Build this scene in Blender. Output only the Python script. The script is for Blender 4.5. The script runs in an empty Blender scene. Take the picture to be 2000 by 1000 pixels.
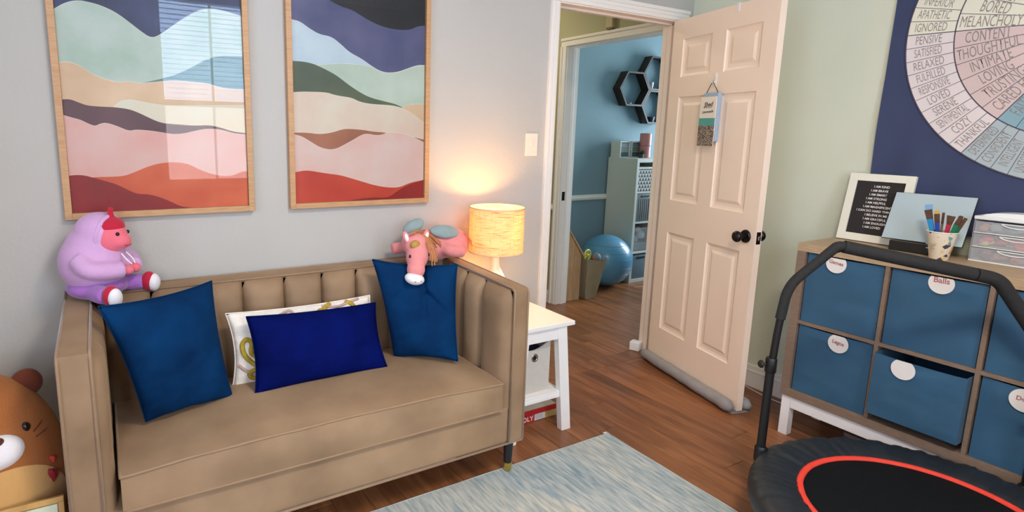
import bpy, bmesh, math, random
from math import sin, cos, pi, radians, atan2, sqrt
from mathutils import Vector, Matrix, noise
random.seed(7)
S = bpy.context.scene
COL = S.collection

# ------------------------------------------------------------------ camera, light, exposure
cam_d = bpy.data.cameras.new('camera'); cam = bpy.data.objects.new('camera', cam_d); COL.objects.link(cam)
S.camera = cam
FPX, YAW, PITCH, ROLL = 1145.572, 0.532786, -0.172261, 0.019187
cam_d.sensor_width = 36.0; cam_d.lens = FPX * 36.0 / 2000.0
cam_d.shift_x = (1000 - 871.55) / 2000.0; cam_d.shift_y = -(500 - 456.09) / 2000.0
cam_d.clip_start = 0.02
fw = Vector((sin(YAW)*cos(PITCH), cos(YAW)*cos(PITCH), sin(PITCH)))
rt = Vector((cos(YAW), -sin(YAW), 0)); up = rt.cross(fw)
r2 = rt*cos(ROLL) + up*sin(ROLL); u2 = -rt*sin(ROLL) + up*cos(ROLL)
M = Matrix((r2, u2, -fw)).transposed().to_4x4(); M.translation = Vector((-3.09106, -2.41067, 1.38705))
cam.matrix_world = M

S.view_settings.view_transform = 'Standard'; S.view_settings.look = 'None'
S.view_settings.gamma = 1.0; S.view_settings.use_curve_mapping = False
S.view_settings.exposure = 0.55
S.cycles.max_bounces = 8; S.cycles.diffuse_bounces = 5; S.cycles.transparent_max_bounces = 12
S.cycles.sample_clamp_indirect = 6.0; S.cycles.use_denoising = True
S.cycles.caustics_reflective = False; S.cycles.caustics_refractive = False

def lin(c):
    return tuple((x/255/12.92) if x/255 <= 0.04045 else ((x/255+0.055)/1.055)**2.4 for x in c)

world = bpy.data.worlds.new('world'); S.world = world; world.use_nodes = True
bg = world.node_tree.nodes['Background']
bg.inputs[0].default_value = (*lin((196, 218, 255)), 1); bg.inputs[1].default_value = 1.0

LAMP_W = 5.0
def area(name, loc, rot, sx, sy, power, color, shape='RECTANGLE'):
    d = bpy.data.lights.new(name, 'AREA'); d.shape = shape; d.size = sx
    if shape == 'RECTANGLE': d.size_y = sy
    d.energy = power; d.color = color
    o = bpy.data.objects.new(name, d); COL.objects.link(o); o.location = loc; o.rotation_euler = rot
    return o
# daylight outside the window behind the camera and three added, unseen windows; ceiling fixtures
area('sky_front_window', (-2.08, -4.12, 2.18), (radians(90), 0, 0), 1.3, 1.15, 62, lin((186, 216, 255)))
area('yard_front_window', (-2.08, -4.12, 1.17), (radians(90), 0, 0), 1.3, .85, 26, lin((240, 230, 226)))
area('added_left_window_fill', (-4.52, -1.9, 1.6), (radians(90), 0, radians(-90)), 1.6, 1.7, 26, lin((215, 228, 255)))  # daylight of a guessed, unseen left window, added as side fill
area('added_corner_window_fill', (-3.85, -4.12, 1.75), (radians(90), 0, 0), 1.0, 2.0, 66, lin((226, 232, 250)))  # unseen corner window, added to light the right wall and sofa
area('added_far_room_fill', (3.32, 0.95, 1.5), (radians(90), 0, radians(90)), 1.3, 1.5, 110, lin((214, 232, 240)))  # daylight added to brighten the blue room, from an unseen window
area('ceiling_lamp_light', (-2.1, -2.3, 2.60), (0, 0, 0), 0.5, 0.5, 33, lin((255, 240, 222)), 'DISK')
area('hall_lamp_light', (-0.7, 1.5, 2.62), (0, 0, 0), 0.3, 0.3, 8, lin((255, 238, 210)), 'DISK')

# ------------------------------------------------------------------ materials
MATS = {}
def mat(name, col, rough=0.6, var=0.0, vscale=20, bump=0.0, bscale=200, metal=0.0, sheen=0.0, coat=0.0, stretch=(1, 1, 1),
        col2=None, emis=None, estr=0, trans=0.0, alpha=1.0, rnd=0.0, spec=0.5, detail=4, coords='Object', sheen_col=None, dist=0.002):
    if name in MATS: return MATS[name]
    m = bpy.data.materials.new(name); m.use_nodes = True; nt = m.node_tree; N = nt.nodes; L = nt.links
    b = N['Principled BSDF']
    c1 = lin(col)
    b.inputs['Base Color'].default_value = (*c1, 1); b.inputs['Roughness'].default_value = rough
    b.inputs['Metallic'].default_value = metal; b.inputs['Specular IOR Level'].default_value = spec
    b.inputs['Sheen Weight'].default_value = sheen; b.inputs['Sheen Roughness'].default_value = 0.4
    if sheen_col: b.inputs['Sheen Tint'].default_value = (*lin(sheen_col), 1)
    b.inputs['Coat Weight'].default_value = coat; b.inputs['Transmission Weight'].default_value = trans
    b.inputs['Alpha'].default_value = alpha
    if emis: b.inputs['Emission Color'].default_value = (*lin(emis), 1); b.inputs['Emission Strength'].default_value = estr
    tc = N.new('ShaderNodeTexCoord'); mp = N.new('ShaderNodeMapping'); mp.inputs['Scale'].default_value = stretch
    L.new(tc.outputs[coords], mp.inputs[0])
    if var > 0 or col2:
        n = N.new('ShaderNodeTexNoise'); n.inputs['Scale'].default_value = vscale; n.inputs['Detail'].default_value = detail
        L.new(mp.outputs[0], n.inputs[0])
        r = N.new('ShaderNodeValToRGB'); r.color_ramp.elements[0].position = 0.3; r.color_ramp.elements[1].position = 0.7
        if col2: a, z = c1, lin(col2)
        else: a = tuple(x*(1-var) for x in c1); z = tuple(min(1, x*(1+var)) for x in c1)
        r.color_ramp.elements[0].color = (*a, 1); r.color_ramp.elements[1].color = (*z, 1)
        L.new(n.outputs['Fac'], r.inputs[0]); src = r.outputs[0]
        if rnd > 0:
            oi = N.new('ShaderNodeObjectInfo'); mr = N.new('ShaderNodeMapRange')
            mr.inputs['To Min'].default_value = 1-rnd; mr.inputs['To Max'].default_value = 1+rnd
            L.new(oi.outputs['Random'], mr.inputs[0])
            mx = N.new('ShaderNodeVectorMath'); mx.operation = 'SCALE'
            L.new(src, mx.inputs[0]); L.new(mr.outputs[0], mx.inputs['Scale']); src = mx.outputs[0]
        L.new(src, b.inputs['Base Color'])
    if bump > 0:
        n = N.new('ShaderNodeTexNoise'); n.inputs['Scale'].default_value = bscale; n.inputs['Detail'].default_value = 3
        L.new(mp.outputs[0], n.inputs[0])
        bp = N.new('ShaderNodeBump'); bp.inputs['Strength'].default_value = bump; bp.inputs['Distance'].default_value = dist
        L.new(n.outputs['Fac'], bp.inputs['Height']); L.new(bp.outputs[0], b.inputs['Normal'])
    MATS[name] = m; return m

WALL = mat('wall_paint', (187, 185, 178), 0.75, 0.02, 3, 0.55, 70, spec=0.3)
WALLR = mat('wall_paint_green_grey', (216, 220, 198), 0.75, 0.02, 3, 0.55, 70, spec=0.3)
CEIL = mat('ceiling_paint', (232, 231, 226), 0.9, 0, bump=0.4, bscale=60)
HALLW = mat('hall_paint', (176, 174, 142), 0.75, 0.02, 3, 0.4, 70)
BLUEW = mat('blue_room_paint', (126, 153, 164), 0.75, 0.02, 3, 0.4, 70)
TRIM = mat('trim_paint', (238, 234, 226), 0.38, 0.01, 10)
DOORP = mat('door_paint', (248, 226, 203), 0.42, 0.01, 10, 0.05, 120)
VELVET = mat('beige_velvet', (130, 106, 80), 0.72, sheen=0.35, sheen_col=(235, 200, 160), col2=(168, 140, 110), vscale=3.5, bump=0.25, bscale=400, spec=0.25)
PIPING = mat('beige_piping', (150, 122, 92), 0.75, 0.05, 30, sheen=0.3)
TEAL = mat('teal_velvet', (3, 38, 76), 0.85, sheen=0.05, sheen_col=(30, 120, 190), col2=(5, 54, 98), vscale=7, bump=0.3, bscale=350, spec=0.08)
ROYAL = mat('royal_blue_velvet', (1, 9, 62), 0.85, sheen=0.03, sheen_col=(20, 60, 220), col2=(3, 20, 98), vscale=5, bump=0.3, bscale=350, spec=0.06)
CREAMF = mat('white_boucle', (236, 230, 218), 0.9, 0.05, 40, 0.9, 160, sheen=0.2)
GOLDYARN = mat('gold_yarn', (176, 150, 42), 0.85, 0.12, 80, 0.6, 300)
PINKYARN = mat('dusty_pink_yarn', (190, 160, 148), 0.85, 0.1, 80, 0.6, 300)
BLACKW = mat('black_leg', (28, 27, 28), 0.4)
BRASS = mat('brass', (214, 180, 90), 0.3, metal=0.9)
WHITEP = mat('white_furniture_paint', (240, 240, 238), 0.35, 0.01, 8)
CERAMIC = mat('white_ceramic', (240, 232, 220), 0.25, 0.02, 10, coat=0.3)
OAK = mat('light_oak', (200, 156, 110), 0.5, col2=(180, 138, 94), vscale=6, stretch=(3, 3, 30))
OAKH = mat('light_oak_horizontal', (200, 156, 110), 0.5, col2=(180, 138, 94), vscale=6, stretch=(3, 30, 30))
GREYOAK = mat('grey_brown_oak', (139, 118, 99), 0.6, col2=(124, 103, 86), vscale=8, stretch=(4, 4, 25))
GREYOAK_LIT = mat('grey_brown_oak_lit_top', (190, 164, 130), 0.5, col2=(172, 147, 116), vscale=8, stretch=(30, 3, 30))  # cubby top: oak colour lightened for light from above, grain horizontal
BINBLUE = mat('blue_bin_fabric', (48, 92, 122), 0.7, 0.08, 5, 0.25, 500, sheen=0.1)
BINDARK = mat('bin_inside', (22, 36, 60), 0.9)
TAGM = mat('white_card', (236, 232, 226), 0.6, 0.01, 30)
REDINK = mat('dull_red_ink', (176, 112, 112), 0.7)
BLACKFOAM = mat('black_foam', (33, 33, 32), 0.85, 0.15, 60, 0.7, 150)
BLACKMETAL = mat('black_powder_coat', (16, 16, 17), 0.45, 0.05, 30)
PADM = mat('black_trampoline_pad', (27, 33, 39), 0.45, 0.15, 8, 0.5, 60, spec=0.6)
MATM = mat('trampoline_mat', (14, 19, 22), 0.9, 0.1, 60, 0.6, 700, spec=0.15)
REDM = mat('red_binding', (232, 66, 48), 0.7, 0.05, 40, 0.3, 400)
NAVY = mat('navy_cloth', (58, 67, 98), 0.85, 0.06, 6, 0.2, 500, sheen=0.1)
BLACKP = mat('black_plastic', (22, 22, 20), 0.5, 0.08, 40)
KNOBM = mat('oil_rubbed_bronze', (30, 26, 24), 0.3, metal=0.5)
CHROME = mat('chrome', (200, 200, 205), 0.2, metal=1.0)
GREYFAB = mat('grey_stopper_fabric', (152, 148, 146), 0.8, 0.06, 30, 0.5, 300)
BINGREY = mat('light_grey_bin_fabric', (196, 192, 184), 0.85, 0.03, 30, 0.4, 500)

# floor wood: grain along y, colour differs from plank to plank
def floor_mat():
    m = bpy.data.materials.new('walnut_laminate'); m.use_nodes = True; nt = m.node_tree; N = nt.nodes; L = nt.links; b = N['Principled BSDF']
    tc = N.new('ShaderNodeTexCoord'); oi = N.new('ShaderNodeObjectInfo')
    ad = N.new('ShaderNodeVectorMath'); ad.operation = 'ADD'; L.new(tc.outputs['Object'], ad.inputs[0])
    sc = N.new('ShaderNodeVectorMath'); sc.operation = 'SCALE'; sc.inputs[0].default_value = (7, 13, 5); L.new(oi.outputs['Random'], sc.inputs['Scale']); L.new(sc.outputs[0], ad.inputs[1])
    mp = N.new('ShaderNodeMapping'); mp.inputs['Scale'].default_value = (9, 1.1, 1); L.new(ad.outputs[0], mp.inputs[0])
    n = N.new('ShaderNodeTexNoise'); n.inputs['Scale'].default_value = 2.2; n.inputs['Detail'].default_value = 6; n.inputs['Roughness'].default_value = 0.6; n.inputs['Distortion'].default_value = 0.7
    L.new(mp.outputs[0], n.inputs[0])
    r = N.new('ShaderNodeValToRGB'); e = r.color_ramp.elements
    e[0].position = 0.25; e[0].color = (*lin((98, 58, 34)), 1); e[1].position = 0.75; e[1].color = (*lin((164, 108, 68)), 1)
    k = e.new(0.5); k.color = (*lin((134, 84, 50)), 1)
    L.new(n.outputs['Fac'], r.inputs[0])
    mr = N.new('ShaderNodeMapRange'); mr.inputs['To Min'].default_value = 0.86; mr.inputs['To Max'].default_value = 1.12; L.new(oi.outputs['Random'], mr.inputs[0])
    mx = N.new('ShaderNodeVectorMath'); mx.operation = 'SCALE'; L.new(r.outputs[0], mx.inputs[0]); L.new(mr.outputs[0], mx.inputs['Scale'])
    L.new(mx.outputs[0], b.inputs['Base Color'])
    b.inputs['Roughness'].default_value = 0.36; b.inputs['Specular IOR Level'].default_value = 0.45
    bp = N.new('ShaderNodeBump'); bp.inputs['Strength'].default_value = 0.12; bp.inputs['Distance'].default_value = 0.002
    L.new(n.outputs['Fac'], bp.inputs['Height']); L.new(bp.outputs[0], b.inputs['Normal'])
    return m
FLOORM = floor_mat()
def rug_mat():
    m = bpy.data.materials.new('faded_blue_rug'); m.use_nodes = True; nt = m.node_tree; N = nt.nodes; L = nt.links; b = N['Principled BSDF']
    tc = N.new('ShaderNodeTexCoord')
    def nz(scale, st, det=5, dist=0.0):
        mp = N.new('ShaderNodeMapping'); mp.inputs['Scale'].default_value = st; L.new(tc.outputs['Object'], mp.inputs[0])
        n = N.new('ShaderNodeTexNoise'); n.inputs['Scale'].default_value = scale; n.inputs['Detail'].default_value = det; n.inputs['Distortion'].default_value = dist
        L.new(mp.outputs[0], n.inputs[0]); return n.outputs['Fac']
    def ramp(f, cols):
        r = N.new('ShaderNodeValToRGB'); e = r.color_ramp.elements
        e[0].position = cols[0][0]; e[0].color = (*lin(cols[0][1]), 1); e[1].position = cols[-1][0]; e[1].color = (*lin(cols[-1][1]), 1)
        for p, c in cols[1:-1]: k = e.new(p); k.color = (*lin(c), 1)
        L.new(f, r.inputs[0]); return r.outputs[0]
    a = ramp(nz(1.7, (1, .8, 1), 4, .5), [(.33, (120, 146, 156)), (.46, (160, 174, 176)), (.56, (186, 186, 172)), (.68, (132, 156, 166))])
    c = ramp(nz(9, (9, 1.1, 1), 6, .4), [(.35, (92, 128, 146)), (.5, (168, 178, 176)), (.66, (214, 212, 198))])
    mx = N.new('ShaderNodeMix'); mx.data_type = 'RGBA'; mx.inputs[0].default_value = .5; L.new(a, mx.inputs[6]); L.new(c, mx.inputs[7])
    L.new(mx.outputs[2], b.inputs['Base Color']); b.inputs['Roughness'].default_value = .95; b.inputs['Sheen Weight'].default_value = .2
    bp = N.new('ShaderNodeBump'); bp.inputs['Strength'].default_value = .6; bp.inputs['Distance'].default_value = .003
    L.new(nz(40, (8, 1.5, 1), 3), bp.inputs['Height']); L.new(bp.outputs[0], b.inputs['Normal'])
    return m
def glass_mat():
    m = bpy.data.materials.new('clear_glass'); m.use_nodes = True; nt = m.node_tree; N = nt.nodes; L = nt.links
    N.remove(N['Principled BSDF']); o = N['Material Output']
    g = N.new('ShaderNodeBsdfGlossy'); g.inputs['Roughness'].default_value = 0.01; g.inputs['Color'].default_value = (1, 1, 1, 1)
    t = N.new('ShaderNodeBsdfTransparent'); t.inputs['Color'].default_value = (1, 1, 1, 1)
    f = N.new('ShaderNodeFresnel'); f.inputs['IOR'].default_value = 1.23
    x = N.new('ShaderNodeMixShader'); L.new(f.outputs[0], x.inputs[0]); L.new(t.outputs[0], x.inputs[1]); L.new(g.outputs[0], x.inputs[2])
    L.new(x.outputs[0], o.inputs[0]); return m
GLASS = glass_mat()
def clear_plastic(name, col, a):
    m = bpy.data.materials.new(name); m.use_nodes = True; nt = m.node_tree; N = nt.nodes; L = nt.links
    b = N['Principled BSDF']; b.inputs['Base Color'].default_value = (*lin(col), 1); b.inputs['Roughness'].default_value = .3; b.inputs['Alpha'].default_value = a
    return m
CLEARP = clear_plastic('clear_drawer_plastic', (225, 228, 230), .26)
def shade_mat():
    m = bpy.data.materials.new('linen_shade'); m.use_nodes = True; nt = m.node_tree; N = nt.nodes; L = nt.links
    N.remove(N['Principled BSDF']); o = N['Material Output']
    tc = N.new('ShaderNodeTexCoord')
    fs = []
    for st in ((45, 45, 900), (600, 600, 60)):
        mp = N.new('ShaderNodeMapping'); mp.inputs['Scale'].default_value = st; L.new(tc.outputs['Object'], mp.inputs[0])
        n = N.new('ShaderNodeTexNoise'); n.inputs['Scale'].default_value = .35; n.inputs['Detail'].default_value = 3; L.new(mp.outputs[0], n.inputs[0]); fs.append(n.outputs['Fac'])
    ml = N.new('ShaderNodeMath'); ml.operation = 'MULTIPLY'; ml.inputs[1].default_value = .88; L.new(fs[1], ml.inputs[0])
    mn = N.new('ShaderNodeMath'); mn.operation = 'MAXIMUM'; L.new(fs[0], mn.inputs[0]); L.new(ml.outputs[0], mn.inputs[1])
    r = N.new('ShaderNodeValToRGB'); e = r.color_ramp.elements; e[0].position = .5; e[0].color = (*lin((240, 216, 180)), 1); e[1].position = .72; e[1].color = (*lin((176, 138, 90)), 1)
    L.new(mn.outputs[0], r.inputs[0])
    d = N.new('ShaderNodeBsdfDiffuse'); t = N.new('ShaderNodeBsdfTranslucent'); L.new(r.outputs[0], d.inputs[0]); L.new(r.outputs[0], t.inputs[0])
    x = N.new('ShaderNodeMixShader'); x.inputs[0].default_value = .42; L.new(d.outputs[0], x.inputs[1]); L.new(t.outputs[0], x.inputs[2]); L.new(x.outputs[0], o.inputs[0])
    return m
SHADEM = shade_mat()

# ------------------------------------------------------------------ helpers
def link(name, me, parent=None, Minv=None):
    if Minv is not None: me.transform(Minv)
    o = bpy.data.objects.new(name, me); COL.objects.link(o)
    if parent: o.parent = parent
    return o
def root_of(o):
    while o.parent: o = o.parent
    return o
def part(name, bm, m, parent=None, smooth=False, world=True, autos=None):
    """links bm (world coordinates) as one mesh object, made local to the thing that carries it"""
    me = bpy.data.meshes.new(name); bm.to_mesh(me); bm.free()
    for x in (m if isinstance(m, (list, tuple)) else [m]): me.materials.append(x)
    if smooth:
        me.shade_smooth()
        if autos: me.set_sharp_from_angle(angle=radians(autos))
    Minv = root_of(parent).matrix_basis.inverted() if (parent and world) else None
    return link(name, me, parent, Minv)
def empty(name, loc, rz=0):
    o = bpy.data.objects.new(name, None); COL.objects.link(o); o.location = loc; o.rotation_euler = (0, 0, rz); o.empty_display_size = .05
    return o
def tag(o, label, cat, group=None):
    o['label'] = label; o['category'] = cat
    if group: o['group'] = group
    return o
def thing(name, label, cat, loc=(0, 0, 0), rz=0, group=None): return tag(empty(name, loc, rz), label, cat, group)
def struct(name, bm, m, parent=None, smooth=False, autos=None):
    o = part(name, bm, m, parent, smooth, autos=autos)
    if not parent: o['kind'] = 'structure'
    return o
def B(): return bmesh.new()
def box(bm, x0, x1, y0, y1, z0, z1, bev=0, seg=2, mi=0):
    v = [bm.verts.new((x, y, z)) for z in (min(z0, z1), max(z0, z1)) for y in (min(y0, y1), max(y0, y1)) for x in (min(x0, x1), max(x0, x1))]
    fs = [bm.faces.new([v[i] for i in f]) for f in ((0, 2, 3, 1), (4, 5, 7, 6), (0, 1, 5, 4), (2, 6, 7, 3), (0, 4, 6, 2), (1, 3, 7, 5))]
    for f in fs: f.material_index = mi
    if bev:
        es = list({e for f in fs for e in f.edges})
        bmesh.ops.bevel(bm, geom=es, offset=bev, segments=seg, profile=.6, affect='EDGES', clamp_overlap=True)
    return bm
def bx(*a, **k): return box(B(), *a, **k)
def hexa(bm, P, bev=0):
    """8 corners: bottom 4 (ccw from above) then top 4"""
    v = [bm.verts.new(p) for p in P]
    fs = [bm.faces.new([v[i] for i in f]) for f in ((3, 2, 1, 0), (4, 5, 6, 7), (0, 1, 5, 4), (1, 2, 6, 5), (2, 3, 7, 6), (3, 0, 4, 7))]
    if bev: bmesh.ops.bevel(bm, geom=list({e for f in fs for e in f.edges}), offset=bev, segments=2, profile=.6, affect='EDGES')
    return bm
def lathe(bm, prof, c=(0, 0, 0), n=32, axis='z', cap=True):
    rings = []
    for r, h in prof:
        ring = []
        for i in range(n):
            a = 2*pi*i/n
            p = (r*cos(a), r*sin(a), h) if axis == 'z' else ((h, r*cos(a), r*sin(a)) if axis == 'x' else (r*sin(a), h, r*cos(a)))
            ring.append(bm.verts.new((p[0]+c[0], p[1]+c[1], p[2]+c[2])))
        rings.append(ring)
    for a, b in zip(rings, rings[1:]):
        for i in range(n): bm.faces.new((a[i], a[(i+1) % n], b[(i+1) % n], b[i]))
    if cap:
        if prof[0][0] > 1e-6: bm.faces.new(rings[0][::-1])
        if prof[-1][0] > 1e-6: bm.faces.new(rings[-1])
    bmesh.ops.remove_doubles(bm, verts=[v for r in rings for v in r], dist=1e-6)
    return bm
def tube(bm, pts, r, n=10, cap=True, closed=False):
    P = [Vector(p) for p in pts]; R = r if isinstance(r, (list, tuple)) else [r]*len(P); rings = []
    prev = None; m = len(P)
    for i, p in enumerate(P):
        if closed: t = (P[(i+1) % m]-P[i-1])
        else: t = (P[min(i+1, m-1)]-P[max(i-1, 0)])
        t.normalize()
        if prev is None:
            a = Vector((0, 0, 1)) if abs(t.z) < .9 else Vector((1, 0, 0)); u = t.cross(a).normalized()
        else: u = (prev - t*prev.dot(t)).normalized()
        prev = u; w = t.cross(u)
        rings.append([bm.verts.new(p+(u*cos(2*pi*k/n)+w*sin(2*pi*k/n))*R[i]) for k in range(n)])
    prs = list(zip(rings, rings[1:]))
    if closed: prs.append((rings[-1], rings[0]))
    for a, b in prs:
        for i in range(n): bm.faces.new((a[i], a[(i+1) % n], b[(i+1) % n], b[i]))
    if cap and not closed: bm.faces.new(rings[0][::-1]); bm.faces.new(rings[-1])
    return bm
def smooth_path(pts, it=2):
    P = [Vector(p) for p in pts]
    for _ in range(it):
        Q = [P[0]]
        for a, b in zip(P, P[1:]): Q += [a.lerp(b, .25), a.lerp(b, .75)]
        Q.append(P[-1]); P = Q
    return P
def round_corners(pts, rad, n=6):
    P = [Vector(p) for p in pts]; Q = [P[0]]
    for i in range(1, len(P)-1):
        a = (P[i-1]-P[i]); b = (P[i+1]-P[i]); d = min(rad, a.length*.45, b.length*.45); s = P[i]+a.normalized()*d; e = P[i]+b.normalized()*d
        for k in range(n+1):
            t = k/n; Q.append(s*(1-t)**2 + P[i]*2*t*(1-t) + e*t*t)
    Q.append(P[-1]); return Q
def ell(bm, c, r, rot=None, u=24, v=16):
    Mx = Matrix.Translation(c) @ (rot.to_4x4() if rot else Matrix.Identity(4)) @ Matrix.Diagonal((*(r if isinstance(r, (tuple, list)) else (r, r, r)), 1))
    bmesh.ops.create_uvsphere(bm, u_segments=u, v_segments=v, radius=1, matrix=Mx); return bm
def eval_mesh(ob):
    dg = bpy.context.evaluated_depsgraph_get(); dg.update(); e = ob.evaluated_get(dg)
    me = bpy.data.meshes.new_from_object(e); old = ob.data; bpy.data.objects.remove(ob)
    return me
def blob(name, bm, m, parent=None, vox=.006, sm=6):
    """fuses overlapping volumes into one continuous skin"""
    me = bpy.data.meshes.new('t'); bm.to_mesh(me); bm.free(); o = bpy.data.objects.new('t', me); COL.objects.link(o)
    r = o.modifiers.new('r', 'REMESH'); r.mode = 'VOXEL'; r.voxel_size = vox; r.use_smooth_shade = True
    s = o.modifiers.new('s', 'SMOOTH'); s.factor = .6; s.iterations = sm
    me2 = eval_mesh(o); me2.materials.clear(); me2.materials.append(m); me2.shade_smooth(); me2.name = name
    Minv = root_of(parent).matrix_basis.inverted() if parent else None
    return link(name, me2, parent, Minv)
def text_bm(bm, s, size, Mx, extrude=0, sx=1.0, align='CENTER', mi=0, bold=0, shear=0):
    cu = bpy.data.curves.new('t', 'FONT'); cu.body = s; cu.size = size; cu.align_x = align; cu.align_y = 'CENTER'; cu.extrude = extrude; cu.offset = bold; cu.resolution_u = 3; cu.shear = shear
    o = bpy.data.objects.new('t', cu); COL.objects.link(o); me = eval_mesh(o)
    me.transform(Mx @ Matrix.Diagonal((sx, 1, 1, 1))); n0 = len(bm.faces); bm.from_mesh(me); bm.faces.ensure_lookup_table()
    for f in bm.faces[n0:]: f.material_index = mi
    bpy.data.meshes.remove(me); bpy.data.curves.remove(cu); return bm
def frameM(o, ux, uy):
    """matrix whose x axis is ux, y axis is uy, at o"""
    ux = Vector(ux).normalized(); uy = Vector(uy); uy = (uy-ux*uy.dot(ux)).normalized(); uz = ux.cross(uy)
    m = Matrix((ux, uy, uz)).transposed().to_4x4(); m.translation = Vector(o); return m
def poly(bm, pts, mi=0):
    f = bm.faces.new([bm.verts.new(p) for p in pts]); f.material_index = mi; return f

# ------------------------------------------------------------------ structure
H = 2.045; JL, JR = -1.031, -.105; CW = .058; CZ = 2.72; XL, YF = -4.3, -3.9; HX = .057; BY = 1.75; BXR = 3.1; HE = 3.6
floor = struct('floor', bx(XL-.2, BXR+.2, YF-.2, HE+.1, -.06, -.003), FLOORM)
# planks run away from the window wall; laid where the photograph shows floor
PL, PW = 1.22, .128
def plank_mesh(l, w):
    b = bx(0, w-.0012, 0, l-.0015, -.003, 0, bev=.0012, seg=1); me = bpy.data.meshes.new('plank'); b.to_mesh(me); b.free(); me.materials.append(FLOORM); return me
pm = plank_mesh(PL, PW)
def lay(x0, x1, y0, y1):
    n = int(math.ceil((x1-x0)/PW))
    for i in range(n):
        x = x0+i*PW; w = min(PW, x1-x); off = random.random()*PL
        y = y0-off
        while y < y1-.02:
            a, b = max(y, y0), min(y+PL, y1)
            if b-a > .03:
                me = pm if (b-a > PL-1e-4 and w > PW-1e-4) else plank_mesh(b-a, w)
                o = bpy.data.objects.new('plank', me); COL.objects.link(o); o.location = (x, a, 0); o.parent = floor
            y += PL
lay(-3.45, 0.0, -2.3, 0.0)
lay(JL, JR, 0.0, .115)
lay(-1.3, HX, .115, 2.6)
lay(HX, 1.75, .2, BY)
struct('ceiling', bx(XL-.2, BXR+.2, YF-.2, HE+.1, CZ, CZ+.1), CEIL)
b = bx(XL, JL, 0, .115, 0, CZ); box(b, JL, JR, 0, .115, H, CZ); box(b, JR, HX, 0, .115, 0, CZ)
struct('wall_back', b, WALL)
struct('wall_right', bx(0, .115, YF, 0, 0, CZ), WALLR)
LW = (-2.6, -1.2, .85, 2.35)
b = bx(XL-.12, XL, YF, LW[0], 0, CZ); box(b, XL-.12, XL, LW[1], .115, 0, CZ); box(b, XL-.12, XL, LW[0], LW[1], 0, LW[2]); box(b, XL-.12, XL, LW[0], LW[1], LW[3], CZ)
struct('wall_left', b, WALL)
FW = (-2.57, -1.58, .82, 2.6)
FW2 = (-4.2, -3.5, .82, 2.6)
b = bx(XL, FW2[0], YF-.12, YF, 0, CZ); box(b, FW2[1], FW[0], YF-.12, YF, 0, CZ); box(b, FW2[0], FW2[1], YF-.12, YF, 0, FW2[2]); box(b, FW2[0], FW2[1], YF-.12, YF, FW2[3], CZ); box(b, FW[1], 0.115, YF-.12, YF, 0, CZ); box(b, FW[0], FW[1], YF-.12, YF, 0, FW[2]); box(b, FW[0], FW[1], YF-.12, YF, FW[3], CZ)
struct('wall_front', b, WALL)
# hall beyond the door, and the blue room that opens off it
IY0, IY1 = .185, 1.15
b = bx(HX, HX+.115, .115, IY0, 0, CZ); box(b, HX, HX+.115, IY1, HE, 0, CZ); box(b, HX, HX+.115, IY0, IY1, H, CZ)
struct('wall_hall_right', b, [HALLW])
struct('wall_hall_left', bx(-1.42, -1.3, .115, HE, 0, CZ), HALLW)
struct('wall_hall_end', bx(-1.3, HX, HE-.1, HE, 0, CZ), HALLW)
struct('wall_far_back', bx(HX+.115, BXR+.1, BY, BY+.1, 0, CZ), BLUEW)
struct('wall_far_front', bx(HX+.115, BXR+.1, .015, .115, 0, CZ), BLUEW)
RW = (.4, 1.5, .8, 2.2)
b = bx(BXR, BXR+.1, .115, RW[0], 0, CZ); box(b, BXR, BXR+.1, RW[1], BY, 0, CZ); box(b, BXR, BXR+.1, RW[0], RW[1], 0, RW[2]); box(b, BXR, BXR+.1, RW[0], RW[1], RW[3], CZ)
struct('wall_far_right', b, BLUEW)

def casing(bm, side_pts, depth_dir):
    pass
# door casing around our doorway: two-step moulded boards
def casing_side(bm, x0, x1, z1, y=0, outer='l'):
    box(bm, x0, x1, y-.012, y, 0, z1, bev=.003)
    o0, o1 = (x0, x0+.02) if outer == 'l' else (x1-.02, x1)
    box(bm, o0, o1, y-.02, y-.010, 0, z1, bev=.003)
    m0, m1 = (x0+.03, x0+.04) if outer == 'l' else (x1-.04, x1-.03)
    box(bm, m0, m1, y-.0155, y-.010, 0, z1, bev=.002)
t1 = empty('trim_1', (JL-CW, 0, 0)); t1['kind'] = 'structure'
b = B(); casing_side(b, JL-CW, JL-.004, H); part('side_casing', b, TRIM, t1)
b = B(); casing_side(b, JR+.004, JR+CW, H, outer='r'); part('side_casing', b, TRIM, t1)
b = bx(JL-CW, JR+CW, -.012, 0, H+.001, H+CW+.003, bev=.003); box(b, JL-CW, JR+CW, -.02, -.010, H+CW-.017, H+CW+.003, bev=.003); box(b, JL-CW+.03, JR+CW-.03, -.0155, -.01, H+CW-.037, H+CW-.027, bev=.002)
part('head_casing', b, TRIM, t1)
# jamb lining with stops
t2 = empty('trim_2', (JL, .05, 0)); t2['kind'] = 'structure'
JAMB = mat('jamb_paint', (238, 222, 206), .42, .01, 10)
b = bx(JL-.001, JL+.006, -.004, .119, 0, H, bev=.001); box(b, JL+.006, JL+.018, .045, .075, 0, H-.006, bev=.002); part('jamb', b, JAMB, t2)
b = bx(JR-.006, JR+.001, -.004, .119, 0, H, bev=.001); box(b, JR-.018, JR-.006, .045, .075, 0, H-.006, bev=.002); part('jamb', b, JAMB, t2)
b = bx(JL+.006, JR-.006, -.004, .119, H-.006, H+.001); box(b, JL+.006, JR-.006, .045, .075, H-.018, H-.006, bev=.002); part('head_jamb', b, JAMB, t2)
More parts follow.
